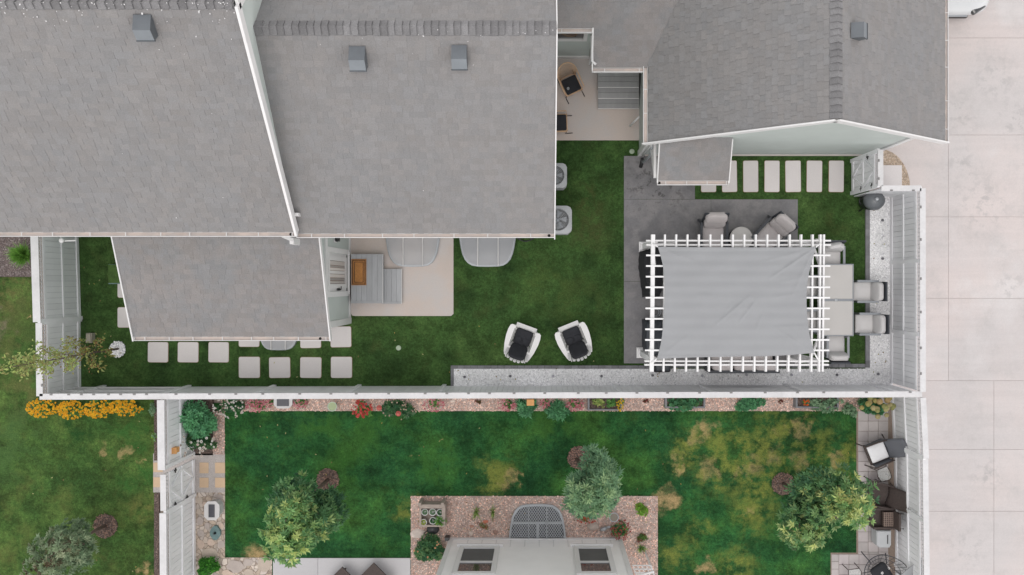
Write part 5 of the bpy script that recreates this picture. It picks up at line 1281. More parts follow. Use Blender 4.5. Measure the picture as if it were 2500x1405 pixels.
def tree(label, bx, by, cx, cy, ch, rx, ry, rz, n, L, Wd, pal_lo, pal_hi, seed, lobes=14, trunk=.06, group=None, k=7, skew=1.0, name='tree', inner=.45):
    random.seed(seed); b = W(bx, by); c = W(cx, cy, ch); t = thing(name, label, 'tree', tuple(b), group)
    mb = MB(); fork = b.lerp(Vector((c.x, c.y, c.z - rz)), 1.0); fork.z = max(.5, c.z - rz * .9)
    mb.tube([b, b.lerp(fork, .5) + rv() * .03, fork], [trunk, trunk * .8, trunk * .65], 8)
    L0 = []
    for i in range(lobes):
        v = rv(); r = random.uniform(.5, .82)
        L0.append((c + Vector((v.x * rx * r, v.y * ry * r, v.z * rz * r)), random.uniform(.28, .48) * min(rx, ry) * 1.05))
    L0.append((c, rx * .45))
    mb.tube([fork, c, c + Vector((0, 0, rz * .7))], [trunk * .65, trunk * .4, .01], 6)
    for (q, r) in L0: mb.tube([fork.lerp(c, random.uniform(0, .7)), (fork.lerp(q, .6) + rv() * .06), q], [trunk * .4, trunk * .25, .008], 5)
    mb.build('trunk', barkm, t)
    mb = MB()
    tot = sum(r ** 2 for _, r in L0)
    for (q, r) in L0:
        base = random.random()
        for _ in range(int(n * r * r / tot)):
            v = rv(); v.z = v.z * .9 + .12; rr = r * random.uniform(inner, 1.12); p = q + v * rr
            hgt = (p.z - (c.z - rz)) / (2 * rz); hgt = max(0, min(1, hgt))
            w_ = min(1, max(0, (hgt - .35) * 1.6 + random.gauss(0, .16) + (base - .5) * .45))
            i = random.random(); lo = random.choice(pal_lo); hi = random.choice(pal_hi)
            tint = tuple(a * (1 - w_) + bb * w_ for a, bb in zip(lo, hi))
            nn = (v * .7 + (p - c).normalized() * .5 + Vector((0, 0, .5))).normalized()
            rosette(mb, p, nn, L * random.uniform(.75, 1.2), Wd, tint, k)
    mb.build('crown', leafm, t)
    return t
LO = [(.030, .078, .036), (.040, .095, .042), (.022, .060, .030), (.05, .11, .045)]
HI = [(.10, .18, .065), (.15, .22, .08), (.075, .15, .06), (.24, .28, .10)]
GREY_LO = [(.075, .115, .065), (.055, .09, .05), (.10, .14, .085)]
GREY_HI = [(.13, .17, .10), (.17, .19, .12), (.10, .13, .08), (.12, .085, .05)]
GTREE = 'lawn trees in mulch rings'
def ring(px, py, r, mat, label_kind='mulch', z=.03, seed=1):
    random.seed(seed); mb = MB(); blob(px, py, r, r, -.02, z, mb, n=26, jit=.06); return tag(mb.build(label_kind, mat), kind='stuff')
ring(800, 1172, 27, mulchm, seed=2); ring(1414, 1118, 28, mulchm, seed=3); ring(1912, 1182, 27, mulchm, seed=4); ring(257, 1285, 29, mulchm, seed=5)
def loose(px, py, r, n, mat, tints, name, z=.03, s0=.015, s1=.035):
    mb = MB()
    for _ in range(n):
        a = random.uniform(0, 6.3); q = math.sqrt(random.random()) * r * 1.04; p = W(px + q * math.cos(a), py + q * math.sin(a), z); t = random.choice(tints); d = Vector((math.cos(a * 7), math.sin(a * 7), 0))
        mb.bar(p - d * random.uniform(s0, s1), p + d * random.uniform(s0, s1) + Vector((0, 0, random.uniform(0, .02))), random.uniform(.008, .016), .008, tint=t)
    return tag(mb.build(name, mat), kind='stuff')
chips = M('wood chips', (.15, .105, .085), .9, .1)
for i, (x, y, r) in enumerate([(800, 1172, 27), (1414, 1118, 28), (1912, 1182, 27), (257, 1285, 29)]): loose(x, y, r, 260, chips, [(1, 1, 1), (1.8, 1.6, 1.5), (.6, .55, .5), (2.3, 2.0, 1.8)] if i != 1 else [(2.4, 2, 1.9), (1.6, 1.3, 1.2)], 'mulch')
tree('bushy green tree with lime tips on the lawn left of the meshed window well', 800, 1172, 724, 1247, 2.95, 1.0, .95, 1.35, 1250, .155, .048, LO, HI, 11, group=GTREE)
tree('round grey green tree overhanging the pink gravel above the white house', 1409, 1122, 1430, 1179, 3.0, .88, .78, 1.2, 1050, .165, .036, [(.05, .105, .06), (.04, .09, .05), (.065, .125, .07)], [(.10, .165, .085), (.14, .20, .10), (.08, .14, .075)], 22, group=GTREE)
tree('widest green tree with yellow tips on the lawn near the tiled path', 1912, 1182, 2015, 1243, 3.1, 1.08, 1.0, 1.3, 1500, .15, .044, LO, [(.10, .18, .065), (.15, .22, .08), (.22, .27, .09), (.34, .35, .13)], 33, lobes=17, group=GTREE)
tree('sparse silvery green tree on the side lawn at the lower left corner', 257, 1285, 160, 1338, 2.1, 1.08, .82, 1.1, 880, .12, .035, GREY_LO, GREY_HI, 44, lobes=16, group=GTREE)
# young tree with white stone ring
ring(286, 853, 19, whitegrav, 'gravel', .04, seed=6)
random.seed(61); mb = MB()
for _ in range(170):
    a = random.uniform(0, 6.3); q = math.sqrt(random.random()) * 20; p = W(286 + q * math.cos(a), 853 + q * math.sin(a), .04); r = random.uniform(.015, .03)
    mb.lathe([(r, 0), (r * .7, r * .6)], tuple(p), 6, tint=random.choice([(1.2, 1.2, 1.2), (1.35, 1.35, 1.35), (.8, .8, .85)]), smooth=False)
tag(mb.build('gravel', whitegrav), kind='stuff')
random.seed(71); yt = thing('young_tree', 'slim leaning young tree with sparse yellow green leaves, ringed by white stones', 'tree', tuple(W(288, 852)))
b = W(290, 852); mb = MB(); top = Vector((b.x - .12, b.y - .05, 4.6)); limbs = []
mb.tube([b, b.lerp(top, .35) + Vector((.04, .02, 0)), b.lerp(top, .7), top], [.032, .024, .014, .005], 7)
for i in range(26):
    u = .2 + .78 * i / 26; p = b.lerp(top, u); a = i * 2.4; r = (.60 if u < .7 else .42) * random.uniform(.6, 1.1) * (1.25 - u * .5)
    q = p + Vector((math.cos(a) * r, math.sin(a) * r * .8, .35 * r + .2)); mb.tube([p, p.lerp(q, .5) + Vector((0, 0, -.03)), q], [.010, .007, .003], 5); limbs.append((p, q, u))
mb.build('trunk', barkm, yt)
mb = MB()
for p, q, u in limbs:
    for _ in range(46):
        f = random.uniform(.35, 1.08); x = p.lerp(q, f) + rv() * .11
        c_ = random.choice([(.20, .24, .08), (.30, .32, .12), (.13, .17, .06), (.36, .33, .13)] if u > .45 else [(.16, .17, .05), (.22, .20, .06), (.28, .17, .07), (.12, .14, .05)])
        leaf(mb, x, rv() + Vector((0, 0, .2)), random.uniform(.07, .11), .045, shade_t(c_))
mb.build('crown', leafm, yt)

# ---------------- shrubs and flowers
G1 = [(.045, .13, .06), (.06, .16, .075), (.035, .10, .048)]          # fresh blue green
G2 = [(.02, .062, .028), (.03, .082, .034), (.045, .10, .04)]         # deep green
G3 = [(.06, .14, .04), (.09, .18, .05), (.04, .10, .03)]              # grass green
SAGE = [(.10, .165, .10), (.14, .20, .125), (.075, .13, .075)]
LIME = [(.17, .32, .04), (.24, .38, .06), (.11, .22, .03)]
def plant(label, cat, px, py, rx, ry, h, n, L, Wd, pal, name='shrub', flowers=None, group=None, seed=0, k=5, spiky=False, ball=None):
    random.seed(int(px * 7 + py) + seed); ctr = W(px, py, h * .5); g0 = Vector((ctr.x, ctr.y, 0)); sx, sy = rx / 88, ry / 88
    t = thing(name, label, cat, tuple(g0), group)
    mb = MB()
    if spiky:
        for _ in range(n):
            a = random.uniform(0, 6.3); s_ = random.uniform(.2, 1); d = Vector((math.cos(a) * s_ * sx, math.sin(a) * s_ * sy, h * random.uniform(.6, 1.1)))
            leaf(mb, g0 + Vector((random.gauss(0, sx * .12), random.gauss(0, sy * .12), .02)), d, d.length * random.uniform(.8, 1.2), Wd, shade_t(random.choice(pal)), .2)
    else:
        lob = [(random.uniform(-.6, .6), random.uniform(-.6, .6), random.uniform(.45, .75)) for _ in range(7)] + [(0, 0, .8)]
        for _ in range(n):
            lx, ly, lr = random.choice(lob); v = rv(); v.z = abs(v.z); r = lr * random.uniform(.45, 1.08) * .62
            p = g0 + Vector(((lx * .8 + v.x * r) * sx, (ly * .8 + v.y * r) * sy, h * (.25 + .72 * v.z * r / .6 * (.7 + .3 * random.random()))))
            rosette(mb, p, Vector((v.x * .8, v.y * .8, v.z + .5)), L * random.uniform(.75, 1.2), Wd, random.choice(pal), k)
    mb.build('leaves', leafm, t)
    if flowers:
        m_, fr, cols = flowers[:3]; mb = MB(); single = m_ <= 100; ax, ay = (flowers[3] if len(flowers) > 3 else (1, 1))
        for _ in range(m_):
            a = random.uniform(0, 6.3); q = math.sqrt(random.random()); x, y = math.cos(a) * q, math.sin(a) * q; z = h * (.72 + .36 * math.sqrt(max(0, 1 - q * q)) * random.uniform(.75, 1))
            p = g0 + Vector((x * sx * ax, y * sy * ay, z)); c_ = shade_t(random.choice(cols), .12); r = fr * random.uniform(.75, 1.2)
            if ball: mb.lathe([(r * .3, -r * .6), (r * .85, -r * .35), (r, .1 * r), (r * .8, r * .55), (r * .3, r * .75)], tuple(p), 9, tint=c_)
            else:
                o = random.uniform(0, 6.3); nn = 7; tl = Vector((random.uniform(-.4, .4), random.uniform(-.4, .4), 1)).normalized(); e1 = tl.cross(Vector((0, 1, 0))).normalized(); e2 = tl.cross(e1)
                for i in range(nn):
                    a1 = o + 6.283 * i / nn; dd = e1 * math.cos(a1) + e2 * math.sin(a1); ss = e1 * -math.sin(a1) + e2 * math.cos(a1)
                    mb.face([p, p + dd * r * .6 + ss * r * .3, p + dd * r, p + dd * r * .6 - ss * r * .3], tint=c_)
                cc = flowers[4] if len(flowers) > 4 else (.25, .12, .03)
                mb.lathe([(r * .28, 0), (r * .2, r * .22)], tuple(p), 6, tint=cc, smooth=False)
            if single: mb.build('flower', petalm, t); mb = MB()
        if not single: tag(mb.build('flowers', petalm, t), kind='stuff')
    return t
PINK = [(.62, .22, .25), (.72, .34, .36), (.52, .16, .20)]; RED = [(.60, .05, .06), (.70, .10, .10), (.5, .04, .05)]; WH = [(.75, .74, .70), (.68, .60, .55)]
plant('big blue green leafy shrub in the fence corner above the white rose bush', 'shrub', 468, 1022, 62, 54, 1.25, 800, .12, .06, [(.07, .19, .09), (.09, .22, .11), (.05, .14, .07)])
plant('dark shrub with scattered white blooms just above the left garden gate', 'shrub', 478, 1082, 56, 33, .9, 420, .085, .042, G2 + [(.05, .09, .035)], flowers=(34, .045, WH), name='rose_bush')
plant('low shrub with many small white flowers right of the big corner shrub', 'shrub', 566, 992, 44, 28, .6, 330, .07, .035, G2, flowers=(70, .028, WH), name='rose_bush')
GP = 'pink flowering clumps along the shared fence'
for (x, y, rx, ry, n, l) in [(628, 989, 28, 18, 90, 'right beside the white flowered shrub'), (662, 985, 12, 10, 22, 'just left of the white dark topped box'), (735, 984, 22, 14, 45, 'right of the white dark topped box'), (1060, 988, 28, 18, 60, 'right of the coral rose bush'),
        (1238, 988, 24, 17, 55, 'left of the orange bird box'), (1330, 985, 14, 12, 34, 'between the two leafy peony clumps'), (1403, 987, 24, 17, 65, 'just left of the first raised bed')]:
    plant('low clump of pink flowers ' + l, 'flowers', x, y, rx, ry, .38, int(n * .9), .06, .03, G3, name='flower_clump', flowers=(n, .030, PINK, (1, 1), (.16, .05, .03)), group=GP)
plant('bright red flowering plant spilling onto the lawn by the fence', 'flowers', 886, 998, 26, 24, .5, 140, .07, .035, G3, name='flower_clump', flowers=(60, .036, RED))
cr = plant('sprawling bush with two large coral roses beneath the shared fence', 'shrub', 975, 995, 56, 30, .7, 480, .08, .04, G2 + [(.06, .10, .055)], name='rose_bush', flowers=(26, .025, [(.6, .45, .35)]))
for (x, y) in ((926, 996), (973, 1010)):
    mb = MB(); p = W(x, y, .72)
    for k in range(4): mb.lathe([(.03, 0), (.078 - .017 * k, .02 + .004 * k), (.07 - .017 * k, .035 + .009 * k)], tuple(p + Vector((0, 0, .012 * k))), 10, tint=(.72, .16 + .03 * k, .14 + .02 * k))
    mb.build('bloom', petalm, cr)
for (x, y, rx, ry, l) in ((1288, 997, 34, 26, 'left, just below the orange bird box'), (1357, 1001, 34, 28, 'right, touching the lawn')):
    plant('leafy blue green peony clump, the one on the ' + l, 'plant', x, y, rx, ry, .6, 120, .15, .045, G1, name='peony', group='peony clumps', k=6)
plant('tall yellow green shrub crowding the left half of the first raised bed', 'plant', 1465, 984, 24, 16, .55, 130, .06, .03, [(.22, .25, .09), (.30, .32, .12), (.12, .18, .05)], name='herb_plant')
plant('green leafy plant in the right half of the first raised bed', 'plant', 1494, 985, 18, 16, .5, 80, .08, .04, G3, name='herb_plant')
plant('yellow flowering plant at the right end of the first raised bed', 'flowers', 1514, 985, 10, 18, .45, 40, .06, .03, G3, name='flower_clump', flowers=(34, .026, [(.75, .50, .03)]))
plant('broad leaved green plants filling the second raised bed', 'plant', 1674, 986, 50, 18, .55, 190, .10, .085, G2 + G1, name='vegetable_plant', k=4)
plant('broad leaved green plants in the gravel between second and third raised beds', 'plant', 1832, 987, 50, 20, .5, 200, .10, .085, G1, name='vegetable_plant', k=4)
plant('silvery sage plant sprawling out of the third raised bed over the lawn', 'plant', 2012, 991, 60, 24, .6, 330, .07, .035, SAGE, name='sage_plant')
plant('silvery sage plant trailing toward the tiled path corner', 'plant', 2078, 1003, 26, 24, .5, 150, .07, .035, SAGE, name='sage_plant', seed=3)
plant('small plant with orange flowers at the left end of the third raised bed', 'flowers', 1964, 982, 9, 8, .4, 20, .05, .03, G3, name='flower_clump', flowers=(10, .03, [(.8, .14, .02)]))
plant('hydrangea with tan cream flower balls by the driveway fence corner', 'shrub', 2136, 990, 42, 30, .9, 260, .11, .07, G1 + G2, name='hydrangea', flowers=(24, .078, [(.42, .36, .13), (.50, .36, .17), (.36, .36, .14), (.46, .40, .20)], (1, 1)), ball=True)
for (x, y, l) in ((1578, 979, 'between first and second raised beds'), (1908, 981, 'just left of the third raised bed'), (1168, 981, 'in the open gravel right of the pink clumps')):
    plant('tiny reddish green seedling ' + l, 'plant', x, y, 9, 6, .2, 16, .05, .025, [(.10, .10, .04), (.22, .06, .05)], name='seedling')
GY = [(.86, .46, .012), (.82, .38, .01), (.90, .52, .02)]
for (x, rx, y, ry, l) in [(112, 42, 995, 24, 'leftmost of the four orange clumps'), (180, 34, 999, 24, 'second of the four orange clumps from the left'), (246, 36, 997, 24, 'third of the four orange clumps from the left'), (312, 44, 994, 21, 'rightmost of the four orange clumps')]:
    plant('orange yellow daisy clump by the fence, ' + l, 'flowers', x, y, rx, ry, .55, 120, .07, .04, G3, name='flower_clump', flowers=(150, .034, GY, (1.0, 1.0), (.20, .07, .01)), group='orange yellow daisy clumps')
plant('pale green weedy plant at the top of the narrow mulch strip', 'plant', 372, 1003, 9, 20, .4, 60, .05, .025, SAGE, name='weed')
plant('small pale weed by the fence beside the side lawn', 'plant', 376, 1068, 7, 14, .3, 34, .05, .025, LIME + SAGE, name='weed')
plant('bright green feathery round shrub in mulch at the far left edge', 'shrub', 52, 623, 31, 31, .55, 900, .26, .022, [(.11, .22, .04), (.16, .30, .06), (.07, .15, .03)], spiky=True)
plant('dense bright green ball shrub at the bottom of the stone path', 'shrub', 505, 1389, 36, 32, .6, 900, .045, .026, [(.03, .12, .015), (.045, .16, .02), (.02, .085, .012)], k=5)
plant('dark green shrub with slender leaves left of the white house corner', 'shrub', 1051, 1343, 44, 44, .9, 480, .11, .04, G2 + [(.07, .12, .05)], seed=2, flowers=(8, .03, [(.62, .34, .18)]))
plant('grass tuft in pink gravel, left of two near the potted plants', 'grass tuft', 1162, 1251, 16, 24, .4, 60, .4, .016, [(.10, .18, .04), (.16, .24, .06), (.24, .24, .10)], name='grass_tuft', spiky=True, group='grass tufts in the pink gravel')
plant('grass tuft in pink gravel, right of two near the meshed window well', 'grass tuft', 1203, 1253, 10, 26, .4, 50, .4, .016, [(.10, .18, .04), (.16, .24, .06), (.24, .24, .10)], name='grass_tuft', spiky=True, group='grass tufts in the pink gravel')
plant('lime yellow round leafed plant alone in the pink gravel', 'plant', 1565, 1246, 24, 20, .25, 90, .06, .045, LIME, name='lime_plant')
plant('round clump of dark red flowers by the white house corner', 'flowers', 1515, 1291, 26, 26, .4, 160, .06, .03, G2 + G3, name='flower_clump', flowers=(110, .022, [(.32, .05, .06), (.42, .10, .08)], (1.05, 1.05), (.1, .03, .02)))
plant('red flowers peeking out beneath the round grey green tree', 'flowers', 1432, 1266, 24, 11, .3, 60, .05, .03, G3, name='flower_clump', flowers=(34, .026, [(.55, .10, .07)]))
plant('small reddish green plant, upper of two at the right of the pink gravel', 'plant', 1568, 1314, 14, 12, .25, 60, .06, .03, [(.07, .12, .03), (.25, .08, .06), (.05, .09, .03)], name='small_plant', group='small plants right of the white house')
plant('small spiky green plant, lower of two at the right of the pink gravel', 'plant', 1566, 1340, 17, 15, .25, 80, .3, .016, G3 + [(.2, .24, .06)], name='small_plant', group='small plants right of the white house', spiky=True)
plant('faint reddish plant among small rocks left of the meshed well', 'plant', 1178, 1284, 20, 14, .12, 30, .05, .02, [(.35, .14, .08), (.12, .14, .06), (.5, .25, .10)], name='small_plant')

# ---------------- raised beds
for (x0, x1, y1, l) in ((1435, 1519, 1003, 'first, with yellow flowers at its right end'), (1624, 1722, 997, 'second, filled with broad leaved plants'), (1943, 2048, 997, 'third, overgrown by silvery sage')):
    q = rect(x0, 958, x1, y1, .3); t = thing('raised_bed', 'grey raised garden bed, the ' + l, 'raised bed', ((q[0] + q[1]) / 2, (q[2] + q[3]) / 2, 0), 'raised beds below the shared fence')
    for (a0, a1, b0, b1) in ((q[0], q[0] + .05, q[2], q[3]), (q[1] - .05, q[1], q[2], q[3]), (q[0] + .05, q[1] - .05, q[2], q[2] + .045), (q[0] + .05, q[1] - .05, q[3] - .045, q[3])):
        mb = MB(); mb.box(a0, a1, b0, b1, 0, .3); mb.build('side_board', edging, t)
    mb = MB(); mb.box(q[0] + .05, q[1] - .05, q[2] + .045, q[3] - .045, .0, .22); mb.build('soil', mulchm, t)
# ---------------- white boxes with dark top
for (x0, y0, x1, y1, l) in ((668, 955, 713, 998, 'half hidden under the shared fence'), (498, 1225, 535, 1271, 'standing on the flagstone path')):
    q = rect(x0, y0, x1, y1, .45); c_ = .10; t = thing('solar_lantern', 'white clipped corner lantern box with dark rectangular top, ' + l, 'lantern', ((q[0] + q[1]) / 2, (q[2] + q[3]) / 2, 0), 'white boxes with dark tops')
    oc = [(q[0] + c_, q[2]), (q[1] - c_, q[2]), (q[1], q[2] + c_), (q[1], q[3] - c_), (q[1] - c_, q[3]), (q[0] + c_, q[3]), (q[0], q[3] - c_), (q[0], q[2] + c_)]
    mx_, my_ = (q[0] + q[1]) / 2, (q[2] + q[3]) / 2
    mb = MB(); mb.prism(oc, .38, .44); mb.prism([((x - mx_) * .82 + mx_, (y - my_) * .82 + my_) for x, y in oc], 0, .38, tint=(.85, .85, .85)); mb.build('body', cushw, t)
    hw = .085 if x0 < 600 else .17; mb = MB(); mb.box(mx_ - hw, mx_ + hw, my_ - .18, my_ + .18, .442, .455); mb.build('solar_panel', M('solar panel', (.03, .032, .045), .3, .05) if 'solar panel' not in bpy.data.materials else bpy.data.materials['solar panel'], t)
# ---------------- bird boxes
for (px, py, l, n_) in ((1295, 984, 'hanging outside the middle of the shared fence', 0), (421, 1102, 'fixed to the left garden fence above the gate', 1)):
    p = W(px, py, 1.45); t = thing('bird_box', 'small orange wooden bird box ' + l, 'bird box', (p.x, p.y, 1.2), 'orange bird boxes')
    mb = MB(); mb.box(p.x - .085, p.x + .085, p.y - .06, p.y + .08, 1.2, 1.40); mb.build('box', orange, t)
    mb = MB(); mb.box(p.x - .10, p.x + .10, p.y - .08, p.y + .085, 1.405, 1.43); mb.build('roof', orange, t)
# ---------------- potted planter stand
ps = thing('planter_stand', 'weathered wooden planter stand holding round white pots', 'planter stand', tuple(W(1060, 1262, 0)))
q = rect(1024, 1242, 1087, 1287, .45)
for (a0, a1, b0, b1) in ((q[0], q[0] + .05, q[2], q[3]), (q[1] - .10, q[1], q[2], q[3]), (q[0] + .05, q[1] - .10, q[2], q[2] + .05), (q[0], q[1], q[3], q[3] + .11)):
    mb = MB(); mb.box(a0, a1, b0, b1, .05, .45); mb.build('side_board', wood, ps)
mb = MB(); mb.box(q[0] + .05, q[1] - .10, q[2] + .05, q[3], .05, .22); mb.build('tray', wood, ps)
for X in (q[0] + .03, q[1] - .06): mb = MB(); mb.box(X - .04, X + .04, q[3] + .11, q[3] + .2, 0, .62); mb.build('post', wood, ps)
for i, (x, y, r, pal, l) in enumerate([(1037, 1251, 8.5, SAGE, 'upper left'), (1056, 1251, 9, SAGE, 'upper middle'), (1074, 1252, 9, G2, 'upper right'), (1034, 1276, 8.5, [(.25, .28, .07), (.16, .2, .05)], 'lower left, yellowish'), (1057, 1272, 9, G2, 'lower middle'), (1075, 1273, 11, LIME[:1] + G3, 'lower right, brightest and bushiest')]):
    p = W(x, y, .42); t = thing('plant_pot', 'white rimmed pot of the wooden stand, %s' % l, 'plant pot', (p.x, p.y, .22), 'pots in the wooden stand')
    rr_ = r / 88; mb = MB(); mb.lathe([(rr_ * .7, .0), (rr_, .2), (rr_ * 1.02, .21), (rr_ * .85, .21), (rr_ * .8, .15)], (p.x, p.y, .22), 18); mb.build('pot', cushw, t)
    mb = MB(); random.seed(i)
    for _ in range(60 if i < 5 else 150): v = rv(); v.z = abs(v.z); leaf(mb, Vector((p.x, p.y, .38)) + v * rr_ * .35, v, rr_ * (.75 if i < 5 else 1.3), .025, shade_t(random.choice(pal)))
    mb.build('leaves', leafm, t)
# ---------------- stones, bowls, ornaments
def rock(px, py, rx, ry, h, label, tint=None, seed=0, name='rock', mat=None):
    random.seed(seed + int(px)); c = W(px, py); mb = MB(); vs = []; seg = 12
    off = [random.uniform(.85, 1.15) for _ in range(seg)]
    for (k, z) in ((1, 0), (1.02, .35), (.86, .75), (.5, .97)):
        for i in range(seg): a = 6.283 * i / seg; vs.append((c.x + math.cos(a) * rx / 85 * k * off[i], c.y + math.sin(a) * ry / 85 * k * off[i], h * z + random.uniform(-.01, .01)))
    mb.add(vs, [(j * seg + i, j * seg + (i + 1) % seg, (j + 1) * seg + (i + 1) % seg, (j + 1) * seg + i) for j in range(3) for i in range(seg)] + [tuple(3 * seg + i for i in range(seg))], tint=tint, smooth=True)
    return tag(mb.build(name, mat or stonem), label, 'rock')
rock(1448, 1284, 15, 11, .16, 'largest tan rock in the pink gravel below the round tree')
rock(1022, 1303, 19, 13, .06, 'flat pale oval stone left of the white house corner', (1.25, 1.3, 1.35))
rock(1150, 1302, 6, 7, .08, 'small pale rock in front of the white house, left of the reddish rock', (1.3, 1.3, 1.3))
rock(1210, 1299, 6, 6, .08, 'small reddish rock beside the meshed window well', (.8, .6, .55))
rock(1152, 1285, 6, 4, .05, 'small rust coloured flat stone below the left grass tuft', (.9, .6, .5))
rock(1186, 1273, 8, 4, .05, 'orange red flat stone between the two grass tufts', (1.3, .55, .4))
rock(1106, 979, 7, 4, .07, 'single pale stone in the gravel strip below the shared fence', (1.4, 1.4, 1.4))
sq = thing('ornament', 'small grey white animal shaped ornament beside the tan rock', 'ornament', tuple(W(1474, 1290, 0)))
c = W(1474, 1290); mb = MB(); mb.tube([c + Vector((-.10, -.03, .06)), c + Vector((0, 0, .10)), c + Vector((.08, .05, .08))], [.04, .065, .04], 8); mb.build('body', metalg, sq)
mb = MB(); mb.tube([c + Vector((.08, .05, .09)), c + Vector((.15, .07, .12)), c + Vector((.2, .04, .1))], [.03, .045, .02], 8); mb.build('tail', metalg, sq)
def bowl(px, py, r, h, label, mat, inner, name='bowl'):
    c = W(px, py, h); t = thing(name, label, 'bowl', (c.x, c.y, 0)); k = r / 86
    mb = MB(); mb.lathe([(.05, 0), (.05, h - .08), (k * .8, h - .05), (k, h), (k * .88, h), (k * .6, h - .04)], (c.x, c.y, 0), 22); mb.build('basin', mat, t)
    mb = MB(); mb.lathe([(k * .86, 0), (k * .86, .004)], (c.x, c.y, h - .012), 22, smooth=False); mb.build('water', inner, t)
bowl(1499, 1264, 12, .35, 'round grey rimmed bowl in the pink gravel right of the tree', metalg, M('bowl inside', (.22, .19, .15), .4, .1))
bowl(811, 993, 12, .4, 'round pale green glass bowl in the gravel below the shared fence', M('pale green glass', (.42, .50, .40), .2, .05), M('green glass', (.26, .33, .15), .15, .1), 'bird_bath')
c = W(525, 1302, .1); mb = MB(); pts = []
for k in range(24): a = k * math.pi / 12; r = 1 + .10 * math.cos(4 * a); pts.append((c.x + math.cos(a) * .135 * r * (1 + .15 * abs(math.sin(2 * a))), c.y + math.sin(a) * .185 * r * (1 + .15 * abs(math.sin(2 * a)))))
mb.prism(pts, 0, .10); tb = thing('basin', 'small blue green scalloped basin set in the flagstone path', 'basin', (c.x, c.y, 0)); mb.build('body', tealm, tb)
mb = MB(); mb.lathe([(.04, 0), (.025, .08), (.01, .1)], (c.x, c.y, .1), 8); mb.build('spout', blackm, tb)
wc_ = thing('black_pot', 'black pot with curved handle below the planter stand', 'watering can', tuple(W(1055, 1296, 0)))
c = W(1056, 1294, .25); mb = MB(); mb.lathe([(.14, 0), (.15, .2), (.11, .26)], (c.x, c.y, 0), 16, sx=1.2); mb.build('body', blackm, wc_)  # round black body, given a bent tube handle below
mb = MB(); mb.tube([(c.x - .12, c.y - .02, .22), (c.x - .24, c.y - .08, .3), (c.x - .2, c.y - .16, .2), (c.x - .1, c.y - .15, .1)], .015, 6); mb.build('handle', blackm, wc_)
# ---------------- gravel stake lights
spots = [(1135, 920, 'nearest the left end of the white gravel'), (1246, 918, 'below the left lawn chair'), (1350, 918, 'between the two lawn chairs'), (1468, 918, 'right of the right lawn chair'), (1592, 916, 'beside the black planter'), (1713, 917, 'below the sofa\'s left end'),
         (1821, 915, 'below the sofa\'s right end'), (1931, 915, 'below the pergola\'s right half'), (2041, 915, 'below the dining table end chair'), (2141, 913, 'in the gravel corner'), (2152, 632, 'above the dining chairs'), (2152, 539, 'nearest the dark grill')]
for i, (x, y, l) in enumerate(spots):
    p = W(x, y); t = thing('stake_light', 'small dark garden light in the white gravel, ' + l, 'garden light', tuple(p), 'stake lights in the white gravel')
    mb = MB(); mb.lathe([(.02, .0), (.02, .06), (.034, .065), (.038, .10), (.015, .11)], tuple(p), 12, tint=(8, 8, 8) if i not in (2, 5, 6, 7) else (22, 22, 22)); mb.build('housing', blackm, t)
# ---------------- small ground fittings
for (x, y, l) in ((973, 850, 'in the middle of the turf'), (1543, 370, 'beside the garage corner')):
    p = W(x, y, .03); mb = MB(); mb.lathe([(.075, 0), (.075, .022), (.06, .028)], (p.x, p.y, .01), 18); tag(mb.build('valve_cover', M('pale green plastic', (.36, .44, .32), .5, .1) if 'pale green plastic' not in bpy.data.materials else bpy.data.materials['pale green plastic']), 'round pale green valve cover set ' + l, 'valve cover', 'round pale green valve covers')
tbx = thing('turf_box', 'low box topped with artificial grass left of the bay roof', 'box', tuple(W(278, 672, 0)))
q = rect(264, 646, 300, 694, .25); mb = MB(); mb.box(q[0], q[1], q[2], q[3], 0, .23); mb.build('body', tealm, tbx)
mb = MB(); mb.box(q[0] + .01, q[1] - .01, q[2] + .03, q[3] - .01, .232, .26); mb.build('turf_top', M('box turf', (.05, .10, .02), .9, .3, 9, fine=.3), tbx)
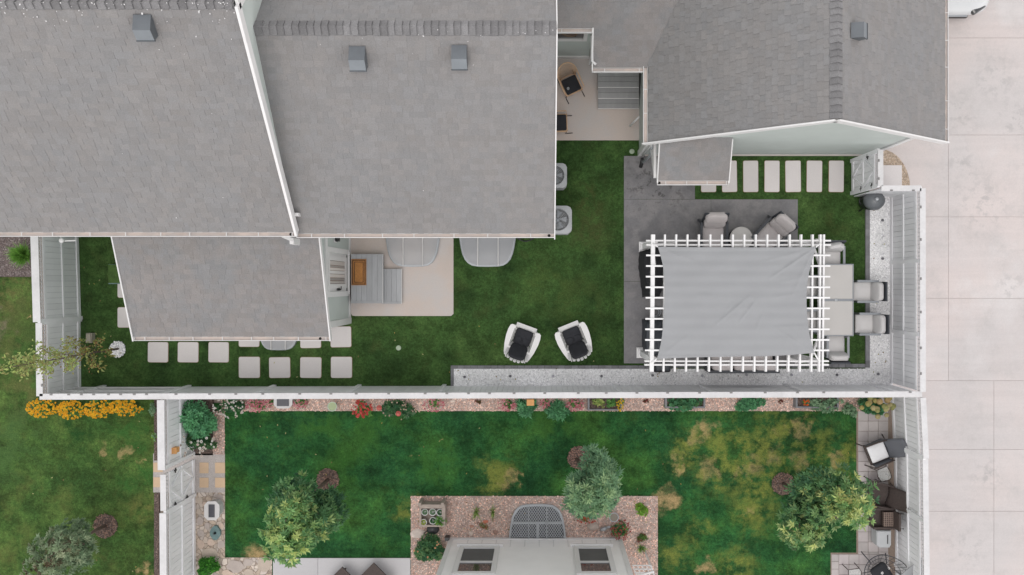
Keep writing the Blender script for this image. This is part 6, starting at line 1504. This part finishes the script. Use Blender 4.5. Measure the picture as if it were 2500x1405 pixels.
p = W(217, 826, .2); mb = MB(); mb.box(p.x - .08, p.x + .08, p.y - .14, p.y + .14, .0, .2); mb.prism([(p.x - .07, p.y - .12), (p.x + .07, p.y - .12), (p.x + .06, p.y + .12), (p.x - .06, p.y + .12)], .2, .24)
tag(mb.build('utility_box', M('tan box', (.36, .33, .27), .7, .08)), 'small tan utility box at the foot of the far left fence beside the young tree', 'box')
mb = MB(); c = W(1283, 582, .4)
for k in range(3): mb.tube([(c.x + (.24 - .03 * k) * math.cos(a * .314), c.y + .03 + (.10 + .01 * k) * math.sin(a * .314), .35 + .03 * k + .03 * math.sin(a * .314)) for a in range(20)], .014, 5, closed=True)
tag(mb.build('hose_coil', blackm), 'coiled black garden hose under the gutter right of the second window well', 'hose')
# trellis beside the white house
tr = thing('trellis', 'white lattice trellis panel at the bottom right corner of the white house', 'trellis', tuple(W(1575, 1400, 0)))
mb = MB()
for k in range(4): mb.bar(W(1543 + k * 3, 1381 + k * 9, 1.3), W(1587 + k * 3, 1381 + k * 9, 1.3), .03, .02)
for k in range(5): mb.bar(W(1545 + k * 11, 1380, 1.3), W(1556 + k * 11, 1412, 1.3), .025, .02)
mb.build('lattice', white, tr); mb = MB(); mb.bar(W(1552, 1407, 1.6), W(1597, 1396, 1.6), .05, .06); mb.build('top_rail', white, tr)
for (x, y) in ((1589, 1383), (1598, 1410)): mb = MB(); p = W(x, y, 1.3); mb.bar(p, (p.x, p.y, 0), .04, .04); mb.build('post', white, tr)
# fallen leaves
random.seed(5); mb = MB()
for (x0, y0, x1, y1, n) in ((200, 600, 330, 930, 14), (600, 790, 1500, 930, 12), (1120, 900, 2100, 940, 14), (2130, 500, 2170, 940, 14), (560, 1020, 2080, 1200, 26), (10, 1000, 360, 1400, 12), (1020, 1220, 1590, 1300, 30)):
    for _ in range(n): leaf(mb, W(random.uniform(x0, x1), random.uniform(y0, y1), .05), Vector((random.gauss(0, 1), random.gauss(0, 1), .1)), .06, .035, shade_t(random.choice([(.35, .28, .08), (.22, .14, .06), (.45, .42, .2)])), 0)
tag(mb.build('leaf_litter', leafm), kind='stuff')
